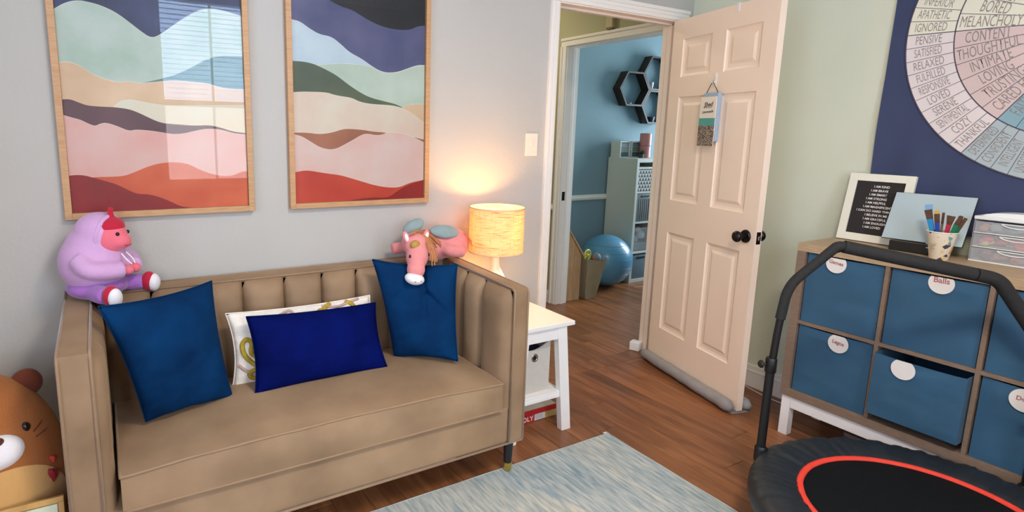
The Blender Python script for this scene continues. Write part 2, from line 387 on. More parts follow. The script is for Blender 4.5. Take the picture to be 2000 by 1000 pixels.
# casing of the inner doorway (in the hall's right wall)
t3 = empty('trim_3', (HX, IY1, 0)); t3['kind'] = 'structure'
def cas_y(bm, y0, y1, z0, z1, out):
    box(bm, HX-.014, HX, y0, y1, z0, z1, bev=.003)
    if out == 'hi': box(bm, HX-.022, HX-.012, y1-.02, y1, z0, z1, bev=.003)
    if out == 'lo': box(bm, HX-.022, HX-.012, y0, y0+.02, z0, z1, bev=.003)
b = B(); cas_y(b, IY1+.004, IY1+.06, 0, H, 'hi'); part('side_casing', b, TRIM, t3)
b = B(); cas_y(b, IY0-.06, IY0-.004, 0, H, 'lo'); part('side_casing', b, TRIM, t3)
b = bx(HX-.014, HX, IY0-.06, IY1+.06, H, H+.06, bev=.003); box(b, HX-.022, HX-.012, IY0-.06, IY1+.06, H+.04, H+.06, bev=.003); part('head_casing', b, TRIM, t3)
b = bx(HX-.003, HX+.118, IY1-.006, IY1+.001, 0, H); box(b, HX+.045, HX+.075, IY1-.018, IY1-.006, 0, H-.006, bev=.002); j = part('jamb', b, TRIM, t3)
part('strike_plate', bx(HX+.012, HX+.04, IY1-.009, IY1-.0055, .86, .93, bev=.001), KNOBM, j)
b = bx(HX-.003, HX+.118, IY0-.001, IY0+.006, 0, H); box(b, HX+.045, HX+.075, IY0+.006, IY0+.018, 0, H-.006, bev=.002); part('jamb', b, TRIM, t3)
b = bx(HX-.003, HX+.118, IY0+.006, IY1-.006, H-.006, H+.001); part('head_jamb', b, TRIM, t3)
# baseboards, each with a rounded cap
def baseboard(name, axis, fixed, a, c, inward, h=.127, t=.015):
    b = B(); 
    if axis == 'y':
        box(b, min(fixed, fixed+inward*t), max(fixed, fixed+inward*t), a, c, 0, h*.75, bev=.001); box(b, min(fixed, fixed+inward*t*.75), max(fixed, fixed+inward*t*.75), a, c, h*.75, h, bev=.004)
        box(b, min(fixed, fixed+inward*t*1.15), max(fixed, fixed+inward*t*1.15), a, c, h*.68, h*.77, bev=.003)
    else:
        box(b, a, c, min(fixed, fixed+inward*t), max(fixed, fixed+inward*t), 0, h*.75, bev=.001); box(b, a, c, min(fixed, fixed+inward*t*.75), max(fixed, fixed+inward*t*.75), h*.75, h, bev=.004)
        box(b, a, c, min(fixed, fixed+inward*t*1.15), max(fixed, fixed+inward*t*1.15), h*.68, h*.77, bev=.003)
    struct(name, b, TRIM)
baseboard('baseboard_right', 'y', 0, YF, 0, -1)
baseboard('baseboard_back', 'x', 0, XL, JL-CW-.001, -1)
baseboard('baseboard_left', 'y', XL, YF, 0, 1)
baseboard('baseboard_front', 'x', YF, XL, 0, 1)
baseboard('baseboard_hall', 'y', HX, IY1+.062, HE-.1, -1, h=.1)
baseboard('baseboard_far', 'x', BY, HX+.116, BXR, -1)
def rail_x(name, y, x0, x1, z, inward):
    b = bx(x0, x1, min(y, y+inward*.018), max(y, y+inward*.018), z, z+.05, bev=.004); box(b, x0, x1, min(y, y+inward*.028), max(y, y+inward*.028), z+.012, z+.03, bev=.005); struct(name, b, TRIM)
rail_x('trim_4', BY, HX+.116, BXR, .765, -1)
b = bx(HX-.018, HX, IY1+.062, HE-.1, .775, .82, bev=.004); box(b, HX-.028, HX, IY1+.062, HE-.1, .787, .803, bev=.004); struct('trim_5', b, TRIM)

# window behind the camera (its reflection is in the left picture), with lowered blinds on the upper half
def window_unit(n, axis, pos, lo, hi, z0, z1, inward, blinds):
    w = empty('window_%d' % n, (lo, pos, z0) if axis == 'x' else (pos, lo, z0)); w['kind'] = 'structure'
    def bb(bm, a, c, d0, d1, e, f, bev=0):
        d0, d1 = pos+inward*d0, pos+inward*d1
        if axis == 'x': box(bm, a, c, min(d0, d1), max(d0, d1), e, f, bev=bev)
        else: box(bm, min(d0, d1), max(d0, d1), a, c, e, f, bev=bev)
    zm = (z0+z1)/2-.1; b = B()
    for (a, c, e, f) in ((lo, lo+.05, z0, z1), (hi-.05, hi, z0, z1), (lo+.05, hi-.05, z0, z0+.05), (lo+.05, hi-.05, z1-.05, z1), (lo+.05, hi-.05, zm-.03, zm+.03)): bb(b, a, c, -.09, -.03, e, f, .003)
    part('window_frame', b, TRIM, w)
    b = B(); mid = (lo+hi)/2; bb(b, mid-.01, mid+.01, -.07, -.05, z0+.05, z1-.05); part('muntin', b, TRIM, w)
    b = B(); bb(b, lo+.05, hi-.05, -.062, -.058, z0+.05, zm-.03); part('pane', b, GLASS, w)
    b = B(); bb(b, lo+.05, hi-.05, -.062, -.058, zm+.03, z1-.05); part('pane', b, GLASS, w)
    b = B(); bb(b, lo-.06, hi+.06, 0, .07, z0-.03, z0, .004); part('window_sill', b, TRIM, w)
    if blinds:
        k = 0; z = z1-.09
        b = B(); bb(b, lo+.01, hi-.01, -.03, .02, z1-.05, z1-.005, .003); part('head_rail', b, TRIM, w)
        d = .022; s = .0
        me = None
        while z > zm-.02:
            b = B()
            P = [(lo+.015, -.02, z+.004), (hi-.015, -.02, z+.004), (hi-.015, .018, z-.004), (lo+.015, .018, z-.004)]
            bb(b, lo+.015, hi-.015, -.022, .018, z, z+.002)
            part('slat', b, TRIM, w); z -= .045; k += 1
window_unit(1, 'x', YF, FW[0], FW[1], FW[2], FW[3], 1, True)
window_unit(4, 'x', YF, FW2[0], FW2[1], FW2[2], FW2[3], 1, False)  # added corner window, there only for its light
window_unit(2, 'y', XL, LW[0], LW[1], LW[2], LW[3], 1, False)  # guessed left-wall window, added for side daylight
window_unit(3, 'y', BXR, RW[0], RW[1], RW[2], RW[3], -1, False)  # added window that lets fill light into the blue room

# ------------------------------------------------------------------ the open six-panel door
DA = .269; P0 = Vector((-.1819, -.02, 0)); rz = atan2(-cos(DA), -sin(DA)); DW = .772
door = empty('door_1', P0, rz); door['kind'] = 'structure'
DM = door.matrix_basis.copy()
DM = Matrix.Translation(P0) @ Matrix.Rotation(rz, 4, 'Z')
def dpart(name, bm, m, parent=None, **k): return part(name, bm, m, parent or door, world=False, **k)
PANELS = [(.098, .337, 1.715, 1.922), (.436, .682, 1.715, 1.930), (.092, .335, 1.018, 1.606), (.436, .675, 1.012, 1.608), (.090, .324, .238, .829), (.428, .667, .218, .820)]
PANELS = [(.092, .332, 1.715, 1.925), (.436, .678, 1.715, 1.925), (.092, .332, 1.016, 1.606), (.436, .678, 1.016, 1.606), (.092, .332, .228, .825), (.436, .678, .228, .825)]
def door_face(bm, y, s):
    # s=-1: face looks towards local -y (camera side)
    xs = sorted({0, DW} | {p[0] for p in PANELS} | {p[1] for p in PANELS}); zs = sorted({.012, 2.035} | {p[2] for p in PANELS} | {p[3] for p in PANELS})
    V = {}
    def vv(x, yy, z):
        k = (round(x, 5), round(yy, 5), round(z, 5))
        if k not in V: V[k] = bm.verts.new(k)
        return V[k]
    for x0, x1 in zip(xs, xs[1:]):
        for z0, z1 in zip(zs, zs[1:]):
            if any(p[0] <= x0 and x1 <= p[1] and p[2] <= z0 and z1 <= p[3] for p in PANELS): continue
            bm.faces.new([vv(x0, y, z0), vv(x1, y, z0), vv(x1, y, z1), vv(x0, y, z1)][::(1 if s < 0 else -1)])
    for p in PANELS:
        lv = []
        for ins, dep in ((0, 0), (.006, .006), (.018, .010), (.034, .010), (.05, .004)):
            yy = y-s*dep
            lv.append([vv(p[0]+ins, yy, p[2]+ins), vv(p[1]-ins, yy, p[2]+ins), vv(p[1]-ins, yy, p[3]-ins), vv(p[0]+ins, yy, p[3]-ins)])
        for a, c in zip(lv, lv[1:]):
            for i in range(4):
                f = [a[i], a[(i+1) % 4], c[(i+1) % 4], c[i]]; bm.faces.new(f[::(1 if s < 0 else -1)])
        bm.faces.new(lv[-1][::(1 if s < 0 else -1)])
b = B(); door_face(b, 0, -1); door_face(b, .035, 1)
for (a, c) in (((0, .012), (0, 2.035)), ((DW, 2.035), (DW, .012)), ((0, 2.035), (DW, 2.035)), ((DW, .012), (0, .012))):
    bm_ = b; f = bm_.faces.new([bm_.verts.new((a[0], 0, a[1])), bm_.verts.new((c[0], 0, c[1])), bm_.verts.new((c[0], .035, c[1])), bm_.verts.new((a[0], .035, a[1]))])
bmesh.ops.remove_doubles(b, verts=b.verts, dist=1e-5); bmesh.ops.recalc_face_normals(b, faces=b.faces)
slab = dpart('door_slab', b, DOORP)
KS, KZ = .710, .906
for sgn, nm in ((-1, 'a'), (1, 'b')):
    y0 = 0 if sgn < 0 else .035
    pr = [(0, 0), (.033, 0), (.033, .004), (.029, .009), (.014, .012), (.0115, .03), (.013, .034), (.022, .039), (.0275, .048), (.028, .055), (.024, .063), (.014, .069), (0, .0705)]
    b = B(); lathe(b, [(r, y0+sgn*h) for r, h in pr], (KS, 0, KZ), 28, 'y', cap=False); bmesh.ops.recalc_face_normals(b, faces=b.faces)
    dpart('door_knob', b, KNOBM, smooth=True, autos=40)
lp = dpart('latch_plate', bx(DW-.0005, DW+.002, .006, .029, KZ-.03, KZ+.03, bev=.0008), KNOBM)
dpart('latch_bolt', bx(DW, DW+.011, .011, .024, KZ-.011, KZ+.011, bev=.003), CHROME, lp)
for hz in (.25, 1.02, 1.8):
    b = B(); lathe(b, [(.0065, hz-.045), (.0065, hz+.045)], (-.004, .040, 0), 12); box(b, -.001, .0, .004, .034, hz-.044, hz+.044); dpart('hinge', b, BRASS)

# draft stopper sleeve under the door
ds = thing('draft_stopper', 'grey padded fabric draft stopper sleeve along the foot of the open door', 'draft stopper', P0, rz)
def roll(y, r0, x0, x1):
    pts = []; rr = []
    for i in range(25):
        t = i/24; pts.append((x0+(x1-x0)*t, y+.002*sin(t*17), .004+r0+.001*sin(t*23))); rr.append(r0*(1-.55*max(0, abs(t-.5)*2-.92)/.08)*(1+.03*sin(t*41)))
    b = B(); tube(b, pts, rr, 16); return b
dpart('front_roll', roll(-.0345, .031, -.012, DW+.006), GREYFAB, ds, smooth=True)
dpart('back_roll', roll(.0695, .031, .0, DW+.012), GREYFAB, ds, smooth=True)
dpart('joining_strip', bx(-.005, DW+.006, -.03, .066, .0015, .0055, bev=.001), GREYFAB, ds)

# hooks and the sign on the door
hk = tag(dpart('over_door_hook', (lambda b: (box(b, .492, .512, -.003, 0, 2.0, 2.0385), box(b, .492, .512, -.003, .038, 2.0365, 2.0395), box(b, .492, .512, .0355, .0385, 1.99, 2.0395), b)[-1])(B()), TRIM), 'small pale hook strap hooked over the top edge of the open door', 'hook')
ah = B(); box(ah, .378, .398, -.004, -.0005, 1.645, 1.715, bev=.0015); tube(ah, smooth_path([(.388, -.003, 1.672), (.388, -.016, 1.662), (.388, -.022, 1.672)]), .0035, 8)
hk2 = tag(dpart('adhesive_hook', ah, TRIM, smooth=True, autos=40), 'small adhesive wall hook on the open door holding up the hanging sign', 'hook')
for o in (hk, hk2):
    o.parent = None; o.location = P0; o.rotation_euler = (0, 0, rz)
sg = thing('hanging_sign', 'small hanging sign with script lettering, teal stripe and pebble pattern on the open door', 'sign', P0+Matrix.Rotation(rz, 3, 'Z') @ Vector((.36, -.02, 1.34)), rz)
SIGNW = mat('sign_white_card', (238, 226, 208), .5)
def spart(name, bm, m, parent=None, **k): 
    bm.transform(DM); return part(name, bm, m, parent or sg, **k)

SIGNB = mat('sign_blue_pad', (158, 178, 196), .6, .04, 20); TEALP = mat('teal_print', (86, 160, 150), .6, .08, 30)
def pebble():
    m = bpy.data.materials.new('pebble_print'); m.use_nodes = True; nt = m.node_tree; N = nt.nodes; L = nt.links; b = N['Principled BSDF']
    tc = N.new('ShaderNodeTexCoord'); v = N.new('ShaderNodeTexVoronoi'); v.inputs['Scale'].default_value = 110; v.feature = 'DISTANCE_TO_EDGE'
    L.new(tc.outputs['Object'], v.inputs[0]); r = N.new('ShaderNodeValToRGB'); e = r.color_ramp.elements
    e[0].position = .05; e[0].color = (*lin((78, 62, 52)), 1); e[1].position = .32; e[1].color = (*lin((206, 190, 170)), 1)
    L.new(v.outputs[0], r.inputs[0]); L.new(r.outputs[0], b.inputs['Base Color']); return m
PEB = pebble()
spart('pad', bx(.334, .457, -.029, -.004, 1.36, 1.612, bev=.009, seg=3), SIGNB)
cd = spart('card', bx(.330, .452, -.034, -.030, 1.336, 1.592, bev=.0015), SIGNW)
spart('teal_stripe', bx(.3305, .4515, -.0352, -.0338, 1.443, 1.482), TEALP, cd)
spart('pebble_picture', bx(.3305, .4515, -.0352, -.0338, 1.338, 1.443), PEB, cd)
INK = mat('brown_ink', (70, 52, 40), .6)
b = B(); tm = frameM((.391, -.0346, 1.551), (1, 0, .06), (0, 0, 1)); text_bm(b, 'Shed', .034, tm, bold=.0008, shear=.35)
tm = frameM((.391, -.0346, 1.515), (1, 0, .06), (0, 0, 1)); text_bm(b, 'Lemonade', .020, tm, bold=.0004, shear=.3)
box(b, .355, .425, -.0348, -.0344, 1.535, 1.537)
spart('lettering', b, INK, cd)
b = B(); tube(b, [(.345, -.02, 1.6), (.389, -.018, 1.672), (.443, -.02, 1.608)], .0022, 6); spart('cord', b, mat('dark_cord', (60, 40, 32), .8))

# ------------------------------------------------------------------ small fittings
sw = thing('light_switch', 'cream toggle light switch plate on the wall left of the doorway', 'light switch', (-1.172, 0, 1.328))
SWM = mat('switch_plastic', (236, 224, 206), .35)
b = bx(-1.213, -1.135, -.006, 0, 1.27, 1.386, bev=.003); part('plate', b, SWM, sw)
b = B(); box(b, -1.181, -1.167, -.008, -.0055, 1.316, 1.340, bev=.001); hexa(b, [(-1.179, -.007, 1.322), (-1.169, -.007, 1.322), (-1.169, -.007, 1.334), (-1.179, -.007, 1.334), (-1.178, -.018, 1.333), (-1.170, -.018, 1.333), (-1.170, -.018, 1.340), (-1.178, -.018, 1.340)]); bmesh.ops.recalc_face_normals(b, faces=b.faces)
part('toggle', b, SWM, sw)
for z in (1.293, 1.363):
    b = B(); lathe(b, [(.003, -.0072), (.003, -.005)], (-1.174, 0, z), 10, 'y'); part('screw', b, SWM, sw)
ch = thing('door_chime_box', 'small beige box fixed high on the hall wall above the inner doorway', 'chime', (HX, .70, 2.11))
part('housing', bx(HX-.035, HX, .67, .735, 2.118, 2.20, bev=.006), mat('chime_plastic', (190, 176, 140), .5), ch)
part('base_cap', bx(HX-.03, HX, .675, .73, 2.108, 2.119, bev=.002), mat('chime_plastic_dark', (120, 108, 76), .5), ch)
wb = thing('sensor_box', 'small white plastic box on the wood floor beside the right door jamb', 'box', (-.16, .12, 0))
b = bx(-.176, -.118, .078, .142, 0, .058, bev=.006, seg=3); b.transform(Matrix.Translation((-.147, .11, 0)) @ Matrix.Rotation(.35, 4, 'Z') @ Matrix.Translation((.147, -.11, 0)))
hb = part('housing', b, WHITEP, wb); b = bx(-.16, -.134, .095, .125, .0575, .0595, bev=.001); part('button', b, WHITEP, wb)
b = B(); tube(b, smooth_path([(-.02, -.45, .004), (-.034, -.591, .003), (-.06, -.675, .003), (-.074, -.785, .003), (-.05, -.90, .003), (-.06, -1.1, .003)]), .0025, 6)
tag(part('white_cable', b, WHITEP, smooth=True), 'thin white cable lying on the floor behind the open door', 'cable')

# ------------------------------------------------------------------ pictures
ART1=dict(sage=[(-3.199, 1.752), (-3.186, 1.759), (-3.154, 1.782), (-3.119, 1.794), (-3.088, 1.792), (-3.053, 1.785), (-3.009, 1.768), (-2.971, 1.74), (-2.939, 1.714), (-2.905, 1.691), (-2.876, 1.705), (-2.831, 1.743), (-2.786, 1.778), (-2.74, 1.806), (-2.702, 1.816), (-2.656, 1.812), (-2.617, 1.805), (-2.578, 1.797)],
 hill=[(-2.957, 1.533), (-2.9, 1.548), (-2.841, 1.567), (-2.781, 1.598), (-2.734, 1.629), (-2.687, 1.648), (-2.639, 1.653), (-2.575, 1.654)],
 tan=[(-3.187, 1.588), (-3.156, 1.594), (-3.126, 1.581), (-3.095, 1.558), (-3.057, 1.542), (-3.018, 1.533), (-2.984, 1.541), (-2.957, 1.533), (-2.9, 1.542), (-2.842, 1.551), (-2.783, 1.549), (-2.722, 1.546), (-2.668, 1.531), (-2.58, 1.531)],
 cream=[(-3.037, 1.45), (-3.016, 1.47), (-2.988, 1.477), (-2.954, 1.472), (-2.919, 1.466), (-2.876, 1.46), (-2.772, 1.464), (-2.578, 1.473)],
 plum=[(-3.194, 1.468), (-3.165, 1.471), (-3.141, 1.461), (-3.116, 1.451), (-3.077, 1.449), (-3.037, 1.449), (-2.99, 1.444), (-2.956, 1.43), (-2.922, 1.412), (-2.887, 1.397), (-2.836, 1.394), (-2.776, 1.39), (-2.73, 1.394), (-2.691, 1.387), (-2.643, 1.371), (-2.578, 1.364)],
 pink=[(-3.195, 1.419), (-3.164, 1.409), (-3.139, 1.402), (-3.12, 1.391), (-3.098, 1.381), (-3.081, 1.391), (-3.061, 1.394), (-3.028, 1.382), (-2.995, 1.366), (-2.974, 1.372), (-2.939, 1.37), (-2.896, 1.365), (-2.853, 1.356), (-2.815, 1.36), (-2.777, 1.371), (-2.73, 1.38), (-2.683, 1.377), (-2.635, 1.363), (-2.578, 1.358)],
 orange=[(-3.141, 1.203), (-3.108, 1.206), (-3.061, 1.206), (-3.019, 1.208), (-2.983, 1.223), (-2.94, 1.242), (-2.896, 1.254), (-2.844, 1.256), (-2.806, 1.249), (-2.769, 1.227), (-2.723, 1.208), (-2.675, 1.199), (-2.642, 1.204), (-2.617, 1.216), (-2.575, 1.22)],
 red=[(-3.198, 1.21), (-3.184, 1.213), (-3.166, 1.215), (-3.14, 1.213), (-3.108, 1.201), (-3.075, 1.19), (-3.042, 1.177), (-3.009, 1.156), (-2.982, 1.142), (-2.946, 1.14), (-2.91, 1.128), (-2.874, 1.11), (-2.838, 1.088), (-2.793, 1.065)])
ART2=dict(indigo=[(-2.424, 1.966), (-2.331, 1.939), (-2.248, 1.901), (-2.198, 1.882), (-2.151, 1.875), (-2.104, 1.854), (-2.056, 1.834), (-2.006, 1.821), (-1.945, 1.816), (-1.883, 1.82), (-1.846, 1.84), (-1.776, 1.853)],
 pale=[(-2.42, 1.811), (-2.403, 1.809), (-2.369, 1.805), (-2.334, 1.784), (-2.291, 1.763), (-2.241, 1.76), (-2.2, 1.734), (-2.163, 1.703), (-2.105, 1.681), (-2.066, 1.657), (-2.026, 1.638), (-1.986, 1.632), (-1.934, 1.639), (-1.882, 1.661), (-1.839, 1.675), (-1.779, 1.678)],
 sage=[(-2.311, 1.64), (-2.279, 1.647), (-2.201, 1.657), (-2.125, 1.658), (-2.066, 1.655), (-2.026, 1.636), (-1.986, 1.63), (-1.934, 1.638), (-1.882, 1.659), (-1.839, 1.673), (-1.779, 1.676)],
 green=[(-2.416, 1.653), (-2.4, 1.652), (-2.364, 1.653), (-2.32, 1.648), (-2.275, 1.632), (-2.22, 1.608), (-2.173, 1.576), (-2.116, 1.543), (-2.066, 1.523), (-2.006, 1.512), (-1.944, 1.501), (-1.896, 1.479)],
 tan=[(-1.923, 1.483), (-1.901, 1.496), (-1.859, 1.506), (-1.776, 1.504)],
 beige=[(-2.419, 1.527), (-2.402, 1.53), (-2.349, 1.535), (-2.263, 1.536), (-2.24, 1.529), (-2.202, 1.523), (-2.155, 1.519), (-2.116, 1.503), (-2.067, 1.496), (-2.006, 1.496), (-1.944, 1.492), (-1.896, 1.479), (-1.858, 1.457), (-1.774, 1.406)],
 brown=[(-2.423, 1.37), (-2.401, 1.371), (-2.343, 1.371), (-2.298, 1.365), (-2.242, 1.373), (-2.194, 1.389), (-2.156, 1.39), (-2.097, 1.386), (-2.057, 1.38), (-2.006, 1.378), (-1.943, 1.37), (-1.873, 1.361), (-1.773, 1.342)],
 pink=[(-2.423, 1.366), (-2.401, 1.362), (-2.371, 1.355), (-2.335, 1.334), (-2.299, 1.312), (-2.257, 1.301), (-2.224, 1.306), (-2.186, 1.324), (-2.147, 1.344), (-2.112, 1.365), (-2.087, 1.371), (-2.047, 1.364), (-2.016, 1.366), (-1.985, 1.379), (-1.922, 1.377), (-1.868, 1.361), (-1.773, 1.321)],
 orange=[(-2.419, 1.21), (-2.399, 1.211), (-2.356, 1.218), (-2.31, 1.21), (-2.264, 1.202), (-2.206, 1.194), (-2.158, 1.179), (-2.108, 1.164), (-2.057, 1.148), (-1.995, 1.135), (-1.931, 1.132), (-1.877, 1.153), (-1.771, 1.17)],
 red=[(-2.179, 1.072), (-2.109, 1.091), (-2.058, 1.093), (-1.984, 1.088), (-1.942, 1.116), (-1.888, 1.143), (-1.771, 1.172)])
def wc(name, c1, c2, sc=5):
    return mat('paint_'+name, c1, .55, col2=c2, vscale=sc, detail=6, coords='Object')
ARTC1 = dict(base=wc('night_blue', (28, 34, 56), (60, 70, 104)), sage=wc('sage', (156, 182, 160), (196, 206, 196)), hill=wc('deep_green', (80, 113, 110), (110, 140, 130)),
    tan=wc('tan', (200, 166, 128), (226, 196, 160)), cream=wc('cream', (217, 201, 170), (217, 217, 195)), plum=wc('plum', (78, 50, 56), (104, 72, 76)),
    pink=wc('rose', (217, 158, 146), (217, 185, 173)), orange=wc('orange', (190, 72, 38), (214, 104, 62)), red=wc('crimson', (122, 10, 8), (152, 22, 18)))
ARTC2 = dict(base=wc('black_blue', (10, 12, 18), (20, 22, 28)), indigo=wc('indigo', (62, 68, 106), (94, 94, 128)), pale=wc('pale_blue', (173, 195, 206), (198, 213, 216)),
    sage=wc('sage2', (168, 187, 167), (195, 208, 190)), green=wc('forest', (63, 78, 63), (95, 105, 74)), tan=ARTC1['tan'], beige=wc('sand', (216, 187, 165), (217, 210, 187)),
    brown=wc('sienna', (144, 88, 62), (173, 113, 84)), pink=wc('blush', (217, 173, 160), (217, 198, 185)), orange=wc('vermilion', (176, 44, 26), (206, 76, 44)), red=ARTC1['red'])
def clipx(L, x0, x1):
    out = []
    def at(x):
        for a, c in zip(L, L[1:]):
            if a[0] <= x <= c[0]: return (x, a[1]+(c[1]-a[1])*(x-a[0])/max(1e-9, c[0]-a[0]))
    if L[0][0] < x0: out.append(at(x0))
    out += [p for p in L if x0 <= p[0] <= x1]
    if L[-1][0] > x1: out.append(at(x1))
    return [p for p in out if p]
def picture(nm, label, x0, x1, z0, z1, art, cols, base, gl):
    t = thing('wall_picture', label, 'picture', ((x0+x1)/2, -.014, z0), group=None)
    fwid = .022
    for (a, c, e, f, m_) in ((x0, x0+fwid, z0, z1, OAK), (x1-fwid, x1, z0, z1, OAK), (x0+fwid, x1-fwid, z0, z0+fwid, OAKH), (x0+fwid, x1-fwid, z1-fwid, z1, OAKH)):
        part('frame_rail', bx(a, c, -.030, -.0005, e, f, bev=.0012), m_, t)
    ix0, ix1, iz0, iz1 = x0+fwid, x1-fwid, z0+fwid, z1-fwid
    b = B(); box(b, ix0, ix1, -.012, -.010, iz0, iz1); ms = [cols[base], mat('paint_paper_edge', (232, 226, 212), .6)]; y = -.0121
    for k, L in art.items():
        L = clipx(sorted(L), ix0, ix1)
        if len(L) < 2: continue
        L = [(p[0], min(max(p[1], iz0), iz1)) for p in L]
        if k not in cols: continue
        ms.append(cols[k]); y -= .00022
        P = smooth_path([(p[0], y, p[1]) for p in L], 2)
        for p, q in zip(P, P[1:]):
            if q.x-p.x < 1e-5 or (p.z <= iz0+1e-5 and q.z <= iz0+1e-5): continue
            w = [(p.x, y, iz0), (q.x, y, iz0)]
            if q.z > iz0+1e-5: w.append((q.x, y, q.z))
            if p.z > iz0+1e-5: w.append((p.x, y, p.z))
            f = b.faces.new([b.verts.new(v) for v in w]); f.material_index = len(ms)-1
            if k in ('sage', 'pale', 'tan', 'pink', 'beige', 'cream') and min(p.z, q.z) > iz0+.004:   # unpainted paper edge along the ridge
                e = .0007+.0013*abs(noise.noise(Vector((p.x*9, p.z*9, 4)))); f = b.faces.new([b.verts.new(v) for v in ((p.x, y-.00005, p.z), (q.x, y-.00005, q.z), (q.x, y-.00005, q.z+e), (p.x, y-.00005, p.z+e))]); f.material_index = 1
    part('print', b, ms, t)
    part('glass', bx(ix0, ix1, -.0195, -.018, iz0, iz1), GLASS, t)
    return t
picture('wall_picture', 'left oak-framed abstract hills picture with a plum band, window reflected in its glass', -3.209, -2.572, 1.061, 2.06, ART1, ARTC1, 'base', True)
picture('wall_picture', 'right oak-framed abstract hills picture with a black sky and a dark green hill', -2.429, -1.785, 1.060, 2.06, ART2, ARTC2, 'base', False)

# ------------------------------------------------------------------ sofa
SLx, SRx, SF = -3.229, -1.682, -.667
sofa = thing('loveseat', 'beige velvet channel-back loveseat against the wall under the pictures', 'sofa', ((SLx+SRx)/2, -.35, 0))
ZT, ZTB = .792, .812
def ztop(y): return ZT+(ZTB-ZT)*(y-SF)/(-.03-SF)
def armshell(x0, x1):
    b = B(); hexa(b, [(x0, SF, .152), (x1, SF, .152), (x1, -.03, .152), (x0, -.03, .152), (x0, SF, ZT), (x1, SF, ZT), (x1, -.03, ZTB), (x0, -.03, ZTB)], bev=.01); return b
part('arm', armshell(SLx, SLx+.078), VELVET, sofa, smooth=True, autos=35)
part('arm', armshell(SRx-.068, SRx), VELVET, sofa, smooth=True, autos=35)
b = B(); hexa(b, [(SLx+.078, -.115, .152), (SRx-.068, -.115, .152), (SRx-.068, -.03, .152), (SLx+.078, -.03, .152), (SLx+.078, -.115, .806), (SRx-.068, -.115, .806), (SRx-.068, -.03, ZTB), (SLx+.078, -.03, ZTB)], bev=.008)
part('back', b, VELVET, sofa, smooth=True, autos=35)
part('base', bx(SLx+.079, SRx-.069, SF+.008, -.116, .153, .306, bev=.012, seg=3), VELVET, sofa, smooth=True, autos=35)
part('dust_cover', bx(SLx+.06, SRx-.3, SF+.03, -.06, .138, .152, bev=.004), mat('dust_cover_cloth', (196, 196, 196), .9), sofa)
def channel(p0, p1, nrm, z0, z1, bulge, name='back_channel'):
    """vertical padded channel between p0 and p1 (xy), bulging along nrm"""
    b = B(); p0 = Vector((*p0, 0)); p1 = Vector((*p1, 0)); n = Vector((*nrm, 0)); nu, nv = 10, 14; G = []
    for j in range(nv+1):
        v = j/nv; z = z0+(z1-z0)*v; row = []
        ev = (1-abs(2*v-1)**8)**.35 if v > .5 else 1
        for i in range(nu+1):
            u = i/nu; eu = (1-abs(2*u-1)**3.2)**.5
            p = p0.lerp(p1, u)+n*(bulge*eu*ev*(1+.04*noise.noise(Vector((u*2+p0.x*7, v*3, p0.y*5))))); row.append(b.verts.new((p.x, p.y, z)))
        G.append(row)
    for j in range(nv):
        for i in range(nu): b.faces.new((G[j][i], G[j][i+1], G[j+1][i+1], G[j+1][i]))
    # close the back
    q = [Vector((*p0.xy, 0))-n*.006, Vector((*p1.xy, 0))-n*.006]
    bt = [b.verts.new((q[0].x, q[0].y, z0)), b.verts.new((q[1].x, q[1].y, z0)), b.verts.new((q[1].x, q[1].y, z1)), b.verts.new((q[0].x, q[0].y, z1))]
    b.faces.new((bt[0], bt[3], bt[2], bt[1]))
    b.faces.new([bt[0], bt[1]]+[G[0][i] for i in range(nu, -1, -1)]); b.faces.new([bt[2], bt[3]]+[G[nv][i] for i in range(nu+1)])
    b.faces.new([bt[3], bt[0]]+[G[j][0] for j in range(nv+1)]); b.faces.new([bt[1], bt[2]]+[G[nv-j][nu] for j in range(nv+1)])
    bmesh.ops.recalc_face_normals(b, faces=b.faces)
    return part(name, b, VELVET, sofa, smooth=True, autos=60)
xb = [-3.125, -2.97, -2.813, -2.652, -2.492, -2.337, -2.187, -2.035, -1.885, -1.775]
for a, c in zip(xb, xb[1:]): channel((a, -.115), (c, -.115), (0, -1), .3, .808, .052)
ya = [SF+.012, -.475, -.335, -.16]
for a, c in zip(ya, ya[1:]):
    channel((SRx-.068, a), (SRx-.068, c), (-1, 0), .3, ztop(a)-.004, .042, 'arm_channel')
    channel((SLx+.078, a), (SLx+.078, c), (1, 0), .3, ztop(a)-.004, .034, 'arm_channel')
def piping(pts, name='piping', r=.0042): b = B(); tube(b, round_corners(pts, .02, 4), r, 8); return part(name, b, PIPING, sofa, smooth=True)
for xo, s in ((SLx, 1), (SRx, -1)):
    xi = xo+s*(.078 if s > 0 else .068)
    piping([(xo+s*.003, SF-.001, .158), (xo+s*.003, SF-.001, ZT-.002), (xo+s*.003, -.035, ZTB-.001)])
    piping([(xi, SF-.001, .158), (xi, SF-.001, ZT+.001), (xi, -.12, ztop(-.12)+.001)])
piping([(SLx+.003, -.034, ZTB), (SRx-.003, -.034, ZTB)])
piping([(SLx+.005, SF+.001, .156), (SRx-.004, SF+.001, .156)], r=.0045)
piping([(SLx+.078, -.118, .808), (SRx-.068, -.118, .808)])
